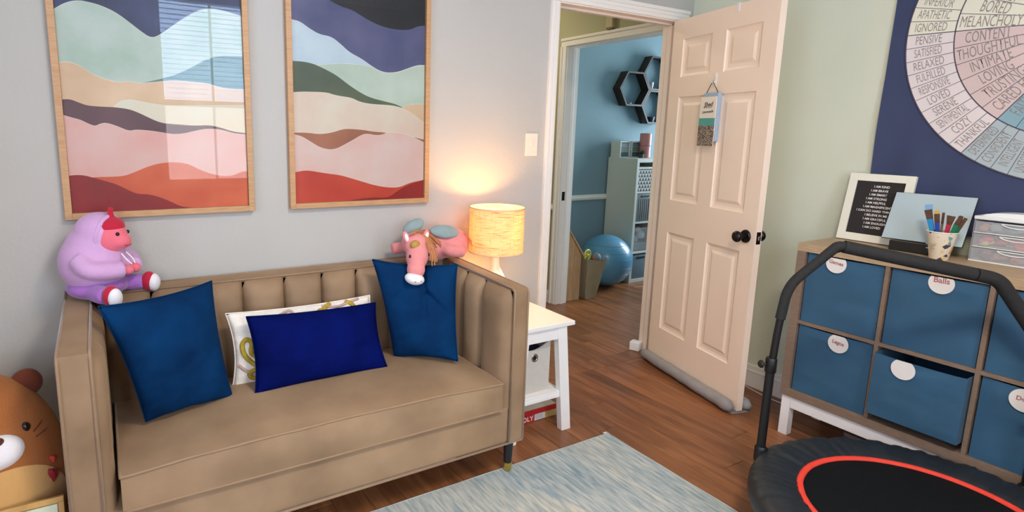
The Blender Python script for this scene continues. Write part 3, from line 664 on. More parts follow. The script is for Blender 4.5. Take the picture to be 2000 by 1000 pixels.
# seat cushion with a soft crown and a piped edge
def seat_cushion():
    b = B(); x0, x1, y0, y1 = -3.105, -1.795, SF-.006, -.15; nx, ny, nz = 36, 16, 5
    def pt(u, v, w):
        # u,v,w in [-1,1]; superellipsoid-like box
        x = (x0+x1)/2+(x1-x0)/2*u; y = (y0+y1)/2+(y1-y0)/2*v
        crown = .034*(1-abs(u)**3)*(1-abs(v)**2.6*.85)+.012*(1-u*u)
        top = .422+crown; bot = .306; wz = (w+1)/2; z = bot+(top-bot)*wz
        bow = .010*(1-u**2)*(1-abs(w)**2)
        if v < -.999: y -= bow
        z += .003*noise.noise(Vector((x*6, y*6, w)))*(1 if w > .9 else 0)
        return (x, y, z)
    V = {}
    def vv(i, j, k):
        key = (i, j, k)
        if key not in V: V[key] = b.verts.new(pt(2*i/nx-1, 2*j/ny-1, 2*k/nz-1))
        return V[key]
    for i in range(nx):
        for j in range(ny):
            b.faces.new((vv(i, j, nz), vv(i+1, j, nz), vv(i+1, j+1, nz), vv(i, j+1, nz))); b.faces.new((vv(i, j, 0), vv(i, j+1, 0), vv(i+1, j+1, 0), vv(i+1, j, 0)))
    for i in range(nx):
        for k in range(nz):
            b.faces.new((vv(i, 0, k), vv(i+1, 0, k), vv(i+1, 0, k+1), vv(i, 0, k+1))); b.faces.new((vv(i, ny, k), vv(i, ny, k+1), vv(i+1, ny, k+1), vv(i+1, ny, k)))
    for j in range(ny):
        for k in range(nz):
            b.faces.new((vv(0, j, k), vv(0, j, k+1), vv(0, j+1, k+1), vv(0, j+1, k))); b.faces.new((vv(nx, j, k), vv(nx, j+1, k), vv(nx, j+1, k+1), vv(nx, j, k+1)))
    edge_t = [pt(2*i/nx-1, -1, 1) for i in range(nx+1)]; edge_r = [pt(1, 2*j/ny-1, 1) for j in range(ny+1)]
    edge_b = [pt(2*i/nx-1, -1, -1) for i in range(nx+1)]; edge_l = [pt(-1, 1-2*j/ny, 1) for j in range(ny+1)]
    es = [e for e in b.edges if e.is_manifold and e.calc_face_angle(0) > .8]
    bmesh.ops.bevel(b, geom=es, offset=.012, segments=3, profile=.6, affect='EDGES')
    return b, edge_l+edge_t+edge_r, edge_b
b, et, eb = seat_cushion()
sc_ = part('seat_cushion', b, VELVET, sofa, smooth=True, autos=60)
b = B(); tube(b, [(p[0], p[1]-.000, p[2]-.003) for p in et], .0045, 8); part('piping', b, PIPING, sc_, smooth=True)
b = B(); tube(b, [(p[0], p[1], p[2]+.005) for p in eb], .0045, 8); part('piping', b, PIPING, sc_, smooth=True)
for x, y in ((-1.722, -.625), (-3.19, -.625), (-1.722, -.07), (-3.19, -.07)):
    b = B(); lathe(b, [(.0160, .046), (.0215, .152)], (x, y, 0), 20); lg = part('leg', b, BLACKW, sofa, smooth=True, autos=40)
    z0 = .0095 if (y < -.6 and x > -3.0) else 0
    b = B(); lathe(b, [(.0148, z0), (.0165, z0+.003), (.0175, .045), (.0160, .0455)], (x, y, 0), 20); part('foot_cap', b, BRASS, lg, smooth=True, autos=40)

# ------------------------------------------------------------------ cushions
def pillow(name, label, TL, TR, BR, BL, th, m, pinch=.03, seed=0, n=22, wr=.004, creases=(), front=(0, -1, 0)):
    TL, TR, BR, BL = map(Vector, (TL, TR, BR, BL)); nrm = (BR-BL).cross(TL-BL).normalized()
    if nrm.y > 0: nrm = -nrm
    def P(u, v, s):
        e = pinch
        uu = .5+(u-.5)*(1-e*2*(1-(2*v-1)**2)*abs(2*u-1)**3); vv_ = .5+(v-.5)*(1-e*2*(1-(2*u-1)**2)*abs(2*v-1)**3)
        p = BL.lerp(BR, uu).lerp(TL.lerp(TR, uu), vv_)
        t = ((1-abs(2*u-1)**2.6)*(1-abs(2*v-1)**2.6))**.55
        w = (noise.noise(Vector((u*4+seed, v*4, seed*3)))*wr+noise.noise(Vector((u*5+v*3+seed, v*17-u*6, seed)))*wr*.45)*min(1, t*3)
        for (cu, cv, du, dv, dep, wd) in creases:
            d = abs((u-cu)*dv-(v-cv)*du); l = (u-cu)*du+(v-cv)*dv
            if 0 < l < 1: w -= dep*math.exp(-(d/wd)**2)*(1-l)*min(1, t*4)*(1 if s > 0 else 0)
        return p+nrm*s*(th*.5*t+w)
    b = B(); F = [[b.verts.new(P(i/n, j/n, 1)) for i in range(n+1)] for j in range(n+1)]; K = [[(F[j][i] if i in (0, n) or j in (0, n) else b.verts.new(P(i/n, j/n, -1))) for i in range(n+1)] for j in range(n+1)]
    for j in range(n):
        for i in range(n):
            b.faces.new((F[j][i], F[j][i+1], F[j+1][i+1], F[j+1][i])); b.faces.new((K[j][i], K[j+1][i], K[j+1][i+1], K[j][i+1]))
    bmesh.ops.recalc_face_normals(b, faces=b.faces)
    t = thing(name, label, 'cushion', (BL+BR)/2)
    part('cover', b, m, t, smooth=True)
    b = B(); ring = [P(i/48, 0, 1) for i in range(48)]+[P(1, i/48, 1) for i in range(48)]+[P(1-i/48, 1, 1) for i in range(48)]+[P(0, 1-i/48, 1) for i in range(48)]
    tube(b, ring, .0022, 6, closed=True); part('seam', b, m, t, smooth=True)
    return t, P, nrm
pillow('throw_cushion', 'large teal velvet cushion leaning in the left corner of the sofa', (-3.127, -.47, .862), (-2.782, -.265, .853), (-2.748, -.375, .452), (-3.024, -.425, .452), .14, TEAL, seed=1, pinch=.035, wr=.008, n=36)
pillow('throw_cushion', 'large teal velvet cushion in the right corner of the sofa, dented under the plush horse', (-2.160, -.24, .867), (-1.815, -.345, .833), (-1.874, -.462, .452), (-2.085, -.295, .45), .12, TEAL, seed=5, pinch=.035, wr=.008, n=40,
       creases=((.58, 1.02, .03, -1.6, .045, .055), (.60, .72, 1.2, -.9, .028, .05), (.50, .9, -1.2, -1.2, .018, .05)))
pl, PF, pn = pillow('patterned_cushion', 'white textured cushion with gold and pink loops, standing behind the royal blue one', (-2.741, -.262, .726), (-2.165, -.225, .712), (-2.126, -.295, .444), (-2.734, -.285, .444), .085, CREAMF, seed=9, pinch=.035, wr=.010, n=34)
def embroider(uv, m, r=.009, nm='embroidery'):
    pts = smooth_path([(u, v, 0) for u, v in uv], 3); b = B()
    tube(b, [PF(p.x, p.y, 1)+pn*.001 for p in pts], r, 8); part(nm, b, m, pl, smooth=True)
embroider([(.13, .30), (.06, .44), (.05, .58), (.09, .66), (.13, .60), (.10, .46), (.17, .38), (.26, .40), (.26, .60)], GOLDYARN)
embroider([(.18, .26), (.09, .22), (.10, .12), (.2, .08), (.3, .16)], GOLDYARN)
embroider([(.02, .32), (.08, .22), (.17, .14), (.27, .1)], PINKYARN, .006)
embroider([(.55, .8), (.6, .94), (.66, .86), (.62, .93), (.68, .985)], GOLDYARN)
embroider([(.82, .8), (.86, .9), (.80, .985)], GOLDYARN)
embroider([(.3, .9), (.4, .985), (.42, .9), (.36, .8)], PINKYARN, .006)
embroider([(.62, .97), (.72, .92), (.8, .96), (.9, .985)], PINKYARN, .006)
pillow('lumbar_cushion', 'royal blue velvet lumbar cushion lying at the middle front of the sofa', (-2.684, -.335, .727), (-2.170, -.295, .700), (-2.166, -.403, .462), (-2.678, -.405, .460), .085, ROYAL, seed=14, pinch=.03, wr=.006, n=34)

# ------------------------------------------------------------------ plush toys
LILAC = mat('lilac_plush', (206, 164, 206), .95, .03, 30, .8, 220, sheen=.5, sheen_col=(240, 220, 250)); PURPLE = mat('purple_plush', (168, 112, 190), .95, .04, 30, .8, 220, sheen=.4)
PINKSK = mat('pink_plush', (232, 112, 128), .95, .04, 30, .7, 220, sheen=.4); CRIM = mat('crimson_plush', (190, 28, 56), .95, .05, 30, .7, 220, sheen=.3); WHPL = mat('white_plush', (238, 236, 238), .95, .02, 30, .7, 220, sheen=.3)
DARKE = mat('dark_eye', (24, 16, 16), .2)
pt_ = thing('hooded_plush_toy', 'seated plush toy in a lilac hoodie, on the left corner of the sofa back', 'plush toy', (-3.12, -.12, .805))
F_ = Vector((.80, -.60, 0)); R_ = Vector((-.60, -.80, 0))   # facing, and its right-hand side (towards the camera)
O_ = Vector((-3.128, -.125, .805))
def pp(f, r, z): return O_+F_*f+R_*r+Vector((0, 0, z))
rotF = Matrix((F_, -R_, Vector((0, 0, 1)))).transposed()
b = B(); ell(b, pp(-.005, 0, .125), (.104, .112, .112), rotF); ell(b, pp(.0, 0, .19), (.085, .088, .06), rotF); ell(b, pp(.02, 0, .222), (.076, .076, .072), rotF)
for s in (1, -1):
    tube(b, smooth_path([pp(.01, s*.095, .15), pp(.05, s*.108, .115), pp(.095, s*.06, .108), pp(.118, s*.026, .108)]), [.036]*5+[.03]*5+[.026]*20 if 0 else .03, 12)
hood = blob('hoodie', b, LILAC, pt_, .006, 8)
b = B(); ell(b, pp(.058, 0, .212), (.056, .058, .062), rotF); ell(b, pp(.098, 0, .198), (.032, .036, .028), rotF); face = blob('face', b, PINKSK, pt_, .005, 6)
ringp = [pp(.052+.012*cos(2*pi*k/32), .060*sin(2*pi*k/32), .214+.066*cos(2*pi*k/32)) for k in range(32)]
b = B(); tube(b, ringp, .009, 8, closed=True); part('hood_rim', b, LILAC, pt_, smooth=True)
b = B(); ell(b, pp(.062, 0, .245), (.045, .05, .036), rotF); tube(b, smooth_path([pp(.07, 0, .268), pp(.066, 0, .292), pp(.074, .004, .31)]), [.012]*1+[.011]*8+[.006] if 0 else .010, 8); blob('hair_tuft', b, CRIM, pt_, .005, 4)
for s in (1, -1):
    b = B(); ell(b, pp(.106, s*.026, .226), .0065, u=12, v=8); part('eye', b, DARKE, face, smooth=True)
b = B(); tube(b, smooth_path([pp(.122, .018, .188), pp(.130, 0, .183), pp(.122, -.018, .188)]), .0016, 6); part('mouth', b, CRIM, face, smooth=True)
for s in (1, -1):
    b = B(); ell(b, pp(.128, s*.018, .104), (.021, .019, .017), rotF); tube(b, [pp(.125, s*.004, .112), pp(.14, s*.010, .108)], .006, 6); blob('hand', b, PINKSK, pt_, .004, 3)
    b = B(); tube(b, smooth_path([pp(.105, s*.012, .158), pp(.125, s*.016, .138), pp(.138, s*.008, .122)]), .0022, 6); part('drawstring', b, WHPL, hood, smooth=True)
b = B(); ell(b, pp(.0, 0, .04), (.092, .10, .045), rotF)
for s in (1, -1): tube(b, smooth_path([pp(.02, s*.055, .035), pp(.07, s*.085, .032), pp(.105, s*.098, .034)]), .030, 12)
blob('trousers', b, PURPLE, pt_, .006, 6)
for s in (1, -1):
    b = B(); ell(b, pp(.122, s*.100, .034), (.026, .027, .036), rotF); sh = part('shoe', b, CRIM, pt_, smooth=True)
    b = B(); ell(b, pp(.138, s*.104, .030), (.019, .026, .032), rotF); part('sole', b, WHPL, sh, smooth=True)

# pink winged plush horse draped over the right back corner
HP = mat('rose_plush', (226, 142, 140), .95, .04, 30, .8, 220, sheen=.5, sheen_col=(250, 210, 210)); HWING = mat('grey_teal_wing', (140, 160, 160), .85, .08, 14, .6, 120, sheen=.3); MANE = mat('copper_yarn', (188, 122, 72), .8, .15, 60, .5, 300, sheen=.2)
GOLDF = mat('gold_fabric', (176, 138, 60), .5, .1, 30)
hp = thing('plush_horse', 'pink winged plush horse with a copper mane, draped over the right corner of the sofa', 'plush toy', (-1.86, -.13, .812))
b = B(); ell(b, (-1.82, -.135, .878), (.140, .080, .068)); ell(b, (-1.735, -.13, .886), (.092, .085, .073)); tube(b, smooth_path([(-1.90, -.13, .89), (-1.945, -.16, .905), (-1.95, -.2, .90)]), .046, 14)
tube(b, smooth_path([(-1.79, -.17, .872), (-1.83, -.215, .875), (-1.865, -.235, .868), (-1.79, -.235, .862)][:1]+[(-1.80, -.215, .875), (-1.77, -.232, .862), (-1.715, -.225, .858)]), .027, 12)
tube(b, smooth_path([(-1.92, -.10, .872), (-1.965, -.09, .87), (-2.0, -.085, .868)]), .026, 12)
tube(b, smooth_path([(-1.70, -.11, .86), (-1.655, -.10, .845), (-1.625, -.105, .838)]), .034, 12)
blob('body', b, HP, hp, .006, 6)
HS = Vector((-.040, -.075, .024))
def hv(x, y, z): return (x+HS.x, y+HS.y, z+HS.z)
b = B(); ell(b, (-1.945, -.205, .905), (.050, .055, .048)); ell(b, hv(-1.945, -.215, .895), (.052, .048, .050)); ell(b, hv(-1.955, -.245, .855), (.047, .045, .056), Matrix.Rotation(.15, 3, 'Y')); ell(b, hv(-1.972, -.268, .808), (.038, .036, .042)); hd = blob('head', b, HP, hp, .005, 6)
b = B(); ell(b, hv(-1.984, -.280, .772), (.042, .036, .025), Matrix.Rotation(.25, 3, 'Y')); part('muzzle', b, WHPL, hd, smooth=True)
for dx in (-.014, .012):
    b = B(); ell(b, hv(-1.984+dx, -.3155, .768), (.003, .003, .002), u=8, v=6); part('nostril', b, CRIM, hd, smooth=True)
for s in (-1, 1):
    b = B(); ell(b, hv(-1.946+s*.046, -.215, .932), (.014, .011, .027), Matrix.Rotation(s*.3, 3, 'Y')); part('ear', b, HP, hd, smooth=True)
    b = B(); ell(b, hv(-1.946+s*.046, -.2235, .932), (.008, .006, .018), Matrix.Rotation(s*.3, 3, 'Y')); part('inner_ear', b, WHPL, hd, smooth=True)
for x_, y_ in ((-1.912, -.262), (-1.995, -.262)):
    b = B(); ell(b, hv(x_, y_, .862), (.006, .006, .0075), u=12, v=8); part('eye', b, DARKE, hd, smooth=True)
b = B(); ell(b, hv(-1.968, -.252, .905), (.022, .016, .020)); part('gold_patch', b, GOLDF, hd, smooth=True)
random.seed(3); b = B()
for k in range(13):   # fringe falling over the right side of the face
    q = random.random(); tube(b, smooth_path([hv(-1.945+.02*q, -.20, .945), hv(-1.925+.03*q, -.245, .925), hv(-1.915+.035*q, -.285+.012*q, .875), hv(-1.925+.04*q, -.300+.01*q, .820+.03*random.random())]), .0020, 5)
for k in range(16):   # forelock across the poll
    q = random.random(); tube(b, smooth_path([hv(-1.99+.03*q, -.235, .948), hv(-1.95, -.222-.01*q, .962), (-1.925+.02*q, -.21, .966), (-1.89+.03*random.random(), -.19, .96)]), .0022, 5)
for k in range(18):   # mane along the neck
    q = random.random(); tube(b, smooth_path([(-1.925+.05*q, -.165, .952), (-1.90+.05*q, -.205, .938), (-1.875+.06*q, -.218, .905-.02*random.random())]), .0022, 5)
part('mane', b, MANE, hp, smooth=True)
def wing(c, rx, ry, rot):
    b = B(); 
    for (dx, dz, a, r1, r2) in ((0, 0, 0, 1, 1),): ell(b, c, (rx, .018, ry), rot, 28, 18)
    for v in b.verts:
        d = noise.noise(v.co*40)*.004; v.co += Vector((0, -1, .3))*d
    return part('wing', b, HWING, hp, smooth=True)
wing((-1.79, -.19, .948), .074, .034, Matrix.Rotation(.10, 3, 'Y') @ Matrix.Rotation(-.7, 3, 'X'))
wing((-1.915, -.13, .972), .054, .028, Matrix.Rotation(-.45, 3, 'Y') @ Matrix.Rotation(-.6, 3, 'X'))
b = B()
for k in range(9):
    q = random.random(); tube(b, smooth_path([(-1.69, -.165, .925), (-1.678, -.19, .934-.004*q), (-1.660-.012*random.random(), -.215-.015*q, .905-.03*q)]), .0022, 5)
part('tail', b, mat('coral_yarn', (214, 112, 84), .8, .1, 60), hp, smooth=True)

# round brown bear at the left of the sofa, and a framed board leaning in front of it
BROWN = mat('brown_plush', (158, 96, 48), .95, .05, 12, .8, 220, sheen=.4, sheen_col=(230, 180, 120)); TAN = mat('tan_plush', (206, 160, 98), .95, .05, 12, .8, 220, sheen=.4); DBR = mat('dark_brown_plush', (98, 44, 22), .95, .05, 20, .8, 220, sheen=.2)
bear = thing('plush_bear', 'big round brown plush bear with a tan belly, on the floor left of the sofa', 'plush toy', (-3.46, -.36, 0))
def bear_pt(th, ph, off=0):
    # direction by azimuth th (0 = towards -y) and elevation ph
    d = Vector((sin(th)*cos(ph), -cos(th)*cos(ph), sin(ph))); R0 = Vector((.225, .20, .335)); c = Vector((-3.463, -.36, .336))
    return c+Vector((d.x*(R0.x+off), d.y*(R0.y+off), d.z*(R0.z+off)))
b = B(); ell(b, (-3.463, -.36, .336), (.225, .20, .335), u=48, v=32)
mi = lambda f: 1 if (f.calc_center_median().y < -.33 and f.calc_center_median().z < .40-.9*(max(0, -3.36-f.calc_center_median().x))*.55) else 0
bod = part('body', b, BROWN, bear, smooth=True)
def surf_patch(pts2, m, off, nm, parent):
    """a thin appliqué on the bear: polygon in (th, ph) lifted from the skin"""
    P = [Vector((a, c, 0)) for a, c in pts2]; b = B(); n = len(P); cx = sum((p for p in P), Vector())/n
    rings = []
    for k in range(7):
        t = k/6; rings.append([b.verts.new(bear_pt(cx.x+(p.x-cx.x)*t, cx.y+(p.y-cx.y)*t, off*(1-t**4)+.001)) for p in P])
    for a, c in zip(rings[1:], rings[2:]):
        for i in range(n): b.faces.new((a[i], a[(i+1) % n], c[(i+1) % n], c[i]))
    b.faces.new(rings[1]); bmesh.ops.recalc_face_normals(b, faces=b.faces)
    f0 = b.faces[0]; 
    return part(nm, b, m, parent, smooth=True)
def ov(cx, cy, rx, ry, n=28, rot=0): return [(cx+rx*cos(2*pi*k/n)*cos(rot)-ry*sin(2*pi*k/n)*sin(rot), cy+rx*cos(2*pi*k/n)*sin(rot)+ry*sin(2*pi*k/n)*cos(rot)) for k in range(n)]
surf_patch(ov(.40, -.47, 1.0, .80, 48), TAN, .012, 'belly', bear)
mz = surf_patch(ov(.38, .50, .34, .15), WHPL, .022, 'muzzle', bear)
surf_patch(ov(.34, .58, .15, .055), DBR, .034, 'nose', bear)
surf_patch(ov(.84, .63, .062, .045), DARKE, .008, 'eye', bear)
surf_patch(ov(-.10, .63, .062, .045), DARKE, .008, 'eye', bear)
HEART = mat('dark_red_applique', (140, 28, 36), .8)
def heart(cx, cy, s, rot=0):
    P = []
    for k in range(28):
        t = 2*pi*k/28; x = 16*sin(t)**3/16; y = (13*cos(t)-5*cos(2*t)-2*cos(3*t)-cos(4*t))/16; P.append((cx+s*(x*cos(rot)-y*sin(rot)), cy+s*(x*sin(rot)+y*cos(rot))))
    return P
surf_patch(heart(.96, .11, .075, -.3), HEART, .014, 'heart', bear); surf_patch(heart(1.02, .24, .035, -.3), mat('red_applique', (200, 60, 50), .8), .010, 'heart', bear)
for dz in (.0, -.09):
    b = B(); tube(b, [bear_pt(.90+.24*t, .555+dz*.6+t*.05*(1 if dz == 0 else .2), .002) for t in (0, .25, .5, .75, 1)], .0018, 6); part('whisker', b, DBR, bear, smooth=True)
b = B(); ell(b, (-3.332, -.325, .612), (.042, .026, .044), u=20, v=14); ear = part('ear', b, DBR, bear, smooth=True)
b = B(); ell(b, (-3.575, -.34, .62), (.042, .026, .044), u=20, v=14); part('ear', b, DBR, bear, smooth=True)
fb = thing('framed_board', 'small gold-edged board with a pale green picture, leaning in front of the brown plush bear', 'picture', (-3.4, -.62, 0))
GOLDFR = mat('worn_gold_frame', (190, 150, 84), .45, .15, 25, .3, 80); PALEG = mat('pale_green_print', (196, 206, 178), .5, .12, 7)
tb = Matrix.Translation((-3.246, -.665, .0)) @ Matrix.Rotation(radians(-13), 4, 'X') @ Matrix.Diagonal((1, 1, .965, 1))
def fpart(nm, x0, x1, y0, y1, z0, z1, m, bev=.002):
    b = bx(x0, x1, y0, y1, z0, z1, bev=bev); b.transform(tb); part(nm, b, m, fb)
fpart('backing', -.30, -.004, .004, .012, .004, .375, GOLDFR); fpart('picture', -.288, -.016, -.001, .004, .02, .362, PALEG, .0005)
for a in ((-.30, 0, -.006, .010, .366, .382), (-.30, 0, -.006, .010, 0, .016), (-.30, -.286, -.006, .010, .016, .366), (-.014, 0, -.006, .010, .016, .366)): fpart('frame_rail', *a, GOLDFR)

# ------------------------------------------------------------------ side table, lamp, bin, game box
st = thing('side_table', 'white wooden side table with splayed legs between sofa and doorway', 'side table', (-1.457, -.285, 0))
part('tabletop', bx(-1.600, -1.257, -.485, -.085, .522, .542, bev=.003), WHITEP, st)
for sx in (-1, 1):
    for y0 in (-.475, -.128):
        xt = -1.4285+sx*.105; xf = -1.4285+sx*.1615; w = .027
        b = B(); hexa(b, [(xf-w, y0, 0), (xf+w, y0, 0), (xf+w, y0+.033, 0), (xf-w, y0+.033, 0), (xt-w, y0, .522), (xt+w, y0, .522), (xt+w, y0+.033, .522), (xt-w, y0+.033, .522)], bev=.0015); part('leg', b, WHITEP, st)
part('apron', bx(-1.51, -1.345, -.47, -.452, .462, .522, bev=.001), WHITEP, st)
part('apron', bx(-1.51, -1.345, -.118, -.100, .462, .522, bev=.001), WHITEP, st)
for sx in (-1, 1): part('side_apron', bx(-1.4285+sx*.105-.008, -1.4285+sx*.105+.008, -.442, -.128, .475, .522, bev=.001), WHITEP, st)
part('lower_shelf', bx(-1.566, -1.292, -.465, -.105, .188, .203, bev=.002), WHITEP, st)
part('shelf_lip', bx(-1.545, -1.314, -.4665, -.458, .172, .188, bev=.001), WHITEP, st)

lamp = thing('table_lamp', 'lit table lamp with white ceramic base and cream linen drum shade on the side table', 'lamp', (-1.515, -.2, .542))
LX, LY = -1.515, -.20
b = B(); lathe(b, [(.046, .542), (.056, .548), (.060, .58), (.060, .675), (.055, .70), (.036, .735), (.020, .765), (.017, .79), (.017, .806), (.022, .811), (.0, .812)], (LX, LY, 0), 10)
part('base', b, CERAMIC, lamp, smooth=True, autos=22)
b = B(); lathe(b, [(.009, .811), (.009, .822), (.014, .824), (.014, .83), (.012, .832)], (LX, LY, 0), 20); part('socket', b, BRASS, lamp, smooth=True, autos=40)
RS = .127; b = B()
lathe(b, [(RS, .838), (RS, 1.045), (RS-.0025, 1.045), (RS-.0025, .838), (RS, .838)], (LX, LY, 0), 64, cap=False); bmesh.ops.recalc_face_normals(b, faces=b.faces)
shd = part('lamp_shade', b, SHADEM, lamp, smooth=True, autos=40)
RIM = mat('shade_trim', (226, 200, 160), .8)
for z in (.838, 1.045):
    b = B(); tube(b, [(LX+RS*cos(2*pi*k/64), LY+RS*sin(2*pi*k/64), z) for k in range(64)], .003, 6, closed=True); part('shade_rim', b, RIM, shd, smooth=True)
b = B()
for k in range(3): a = 2*pi*k/3+.4; tube(b, [(LX+.014*cos(a), LY+.014*sin(a), .835), (LX+(RS-.003)*cos(a), LY+(RS-.003)*sin(a), .846)], .0018, 6)
tube(b, [(LX+.018*cos(2*pi*k/20), LY+.018*sin(2*pi*k/20), .834) for k in range(20)], .0018, 6, closed=True); part('shade_spider', b, BRASS, lamp, smooth=True)
BULB = mat('lit_bulb', (255, 240, 210), .4, emis=(255, 206, 130), estr=25)
b = B(); lathe(b, [(.0, .829), (.013, .83), (.015, .85), (.028, .885), (.030, .905), (.022, .928), (.0, .938)], (LX, LY, 0), 20, cap=False); part('bulb', b, BULB, lamp, smooth=True)
pl_ = bpy.data.lights.new('lamp_bulb_light', 'POINT'); pl_.energy = LAMP_W; pl_.color = lin((255, 190, 118)); pl_.shadow_soft_size = .028
po = bpy.data.objects.new('lamp_bulb_light', pl_); COL.objects.link(po); po.location = (LX, LY, .975)

fbn = thing('fabric_bin', 'light grey fabric bin with a metal grommet on the lower shelf of the side table', 'bin', (-1.475, -.29, .203))
def fabric_box(bm, x0, x1, y0, y1, z0, z1, t=.006, dip=0.0):
    """open-topped box; the front (y0) lip dips in a curve"""
    n = 12
    box(bm, x0, x1, y0, y1, z0, z0+t)
    box(bm, x0, x0+t, y0+t, y1-t, z0+t, z1); box(bm, x1-t, x1, y0+t, y1-t, z0+t, z1); box(bm, x0, x1, y1-t, y1, z0+t, z1)
    for k in range(n):
        a, c = x0+(x1-x0)*k/n, x0+(x1-x0)*(k+1)/n; 
        za, zc = [z1-dip*sin(pi*q)**1.2 for q in (k/n, (k+1)/n)]
        v = [bm.verts.new(p) for p in ((a, y0, z0+t), (c, y0, z0+t), (c, y0, zc), (a, y0, za), (a, y0+t, z0+t), (c, y0+t, z0+t), (c, y0+t, zc), (a, y0+t, za))]
        for f in ((0, 1, 2, 3), (5, 4, 7, 6), (3, 2, 6, 7)): bm.faces.new([v[i] for i in f])
b = B(); fabric_box(b, -1.555, -1.347, -.425, -.15, .2035, .445, dip=.035); part('body', b, BINGREY, fbn)
part('lining', bx(-1.547, -1.355, -.41, -.16, .38, .395), mat('navy_lining', (36, 40, 66), .9), fbn)
b = B(); lathe(b, [(.011, -.4255), (.0125, -.4275), (.019, -.4275), (.0205, -.4255), (.019, -.425)], (-1.437, 0, .372), 24, 'y', cap=False); g_ = part('grommet', b, CHROME, fbn, smooth=True)
b = B(); lathe(b, [(.0115, -.4262), (.0115, -.4252)], (-1.437, 0, .372), 20, 'y'); part('grommet_hole', b, BLACKP, g_)
gb = thing('board_game_box', 'red and cream board game box lying on the floor under the side table', 'game box', (-1.42, -.23, 0))
GRED = mat('game_box_red', (190, 44, 46), .45, .05, 20); GCR = mat('game_box_cream', (222, 206, 160), .5, col2=(206, 176, 108), vscale=9); GLID = mat('game_box_lid_print', (206, 204, 180), .45, col2=(226, 222, 200), vscale=14)
part('tray', bx(-1.60, -1.212, -.338, -.124, .001, .05, bev=.001), GCR, gb)
lid = part('lid', bx(-1.602, -1.210, -.340, -.122, .036, .062, bev=.001), GRED, gb); part('lid_print', bx(-1.598, -1.214, -.336, -.126, .0615, .0628), GLID, lid)
part('side_label', bx(-1.602, -1.352, -.341, -.338, .001, .036), GRED, gb); part('white_label', bx(-1.348, -1.285, -.3405, -.338, .004, .034), TAGM, gb)
b = B(); text_bm(b, 'MONOPOLY', .034, frameM((-1.459, -.3415, .019), (1, 0, 0), (0, 0, 1)), sx=1.05, bold=.0008); part('lettering', b, TAGM, gb)
b = B()
for k in range(4): box(b, -1.343, -1.292+(k % 2)*-.008, -.3408, -.3404, .009+k*.006, .0105+k*.006)
part('fine_print', b, mat('grey_ink', (120, 128, 150), .7), gb)
b = B(); tube(b, [(-1.36+.022*cos(a*.3), -.25+.03*sin(a*.3), .0632) for a in range(0, 16)], .004, 6); box(b, -1.31, -1.295, -.27, -.255, .0628, .0636); part('lid_picture', b, GRED, lid, smooth=True)

# ------------------------------------------------------------------ rug
RUGM = rug_mat(); b = B(); nx, ny = 60, 50; X0, X1, Y0, Y1 = -3.08, -1.128, -2.35, -.606; G = []
for j in range(ny+1):
    G.append([b.verts.new((X0+(X1-X0)*i/nx, Y0+(Y1-Y0)*j/ny, .0075+.0012*noise.noise(Vector((i*.7, j*.7, 0)))+(.006 if (i == nx and j == ny) else 0))) for i in range(nx+1)])
for j in range(ny):
    for i in range(nx): b.faces.new((G[j][i], G[j][i+1], G[j+1][i+1], G[j+1][i]))
ext = bmesh.ops.extrude_face_region(b, geom=b.faces[:]); 
for v in [g for g in ext['geom'] if isinstance(g, bmesh.types.BMVert)]: v.co.z = .0005
bmesh.ops.recalc_face_normals(b, faces=b.faces)
rug = tag(part('area_rug', b, RUGM, smooth=True, autos=40), 'faded pale blue and cream area rug in front of the sofa', 'rug')
b = B()
for (a, c) in (((X1, Y1), (X0, Y1)), ((X1, Y0), (X1, Y1))): tube(b, [(a[0]+(c[0]-a[0])*k/40, a[1]+(c[1]-a[1])*k/40, .005+.0006*sin(k)) for k in range(41)], .0038, 6)
part('edge_binding', b, mat('rug_binding', (176, 184, 182), .9, .08, 30), rug, smooth=True)
part('corner_tag', bx(X1-.018, X1+.002, Y1-.004, Y1+.012, .006, .010, bev=.001), mat('pale_tag', (222, 218, 206), .8), rug)

# ------------------------------------------------------------------ storage cubby with bins
KX, K0, KT, KB = -.391, -.970, .923, .197; KP = .3277; T = .037; D = .015; KE = K0-(2*T+4*(KP-D)+3*D); KR = -.03
kb = thing('storage_cubby', 'grey-brown wooden eight-cube storage shelf on white legs along the right wall', 'storage shelf', (-.21, (K0+KE)/2, 0))
part('top_panel', bx(KX, KR, KE, K0, KT-T, KT, bev=.0015), GREYOAK_LIT, kb)
part('bottom_panel', bx(KX, KR, KE, K0, KB, KB+T, bev=.0015), GREYOAK, kb)
part('side_panel', bx(KX, KR, K0-T, K0, KB+T, KT-T, bev=.001), GREYOAK, kb); part('side_panel', bx(KX, KR, KE, KE+T, KB+T, KT-T, bev=.001), GREYOAK, kb)
ZM = (KT+KB)/2; CELLS = []
for i in range(4):
    y1 = K0-T-i*KP; y0 = y1-(KP-D); CELLS.append((y0, y1))
    if i < 3: part('divider', bx(KX+.003, KR, y0-D, y0, KB+T, KT-T, bev=.001), GREYOAK, kb)
    part('shelf', bx(KX+.003, KR, y0, y1, ZM-D/2, ZM+D/2, bev=.001), GREYOAK, kb)
part('back_panel', bx(KR-.004, KR, KE+T, K0-T, KB+T, KT-T), GREYOAK, kb)
for (x, y) in ((KX+.012, K0-.045), (KX+.012, KE+.005), (KR-.055, K0-.045), (KR-.055, KE+.005)): part('leg', bx(x, x+.04, y, y+.04, 0, .1965, bev=.001), WHITEP, kb)
part('front_rail', bx(KX+.012, KX+.037, KE+.045, K0-.046, .14, .1965, bev=.001), WHITEP, kb)
part('back_rail', bx(KR-.045, KR-.02, KE+.045, K0-.046, .14, .1965, bev=.001), WHITEP, kb)
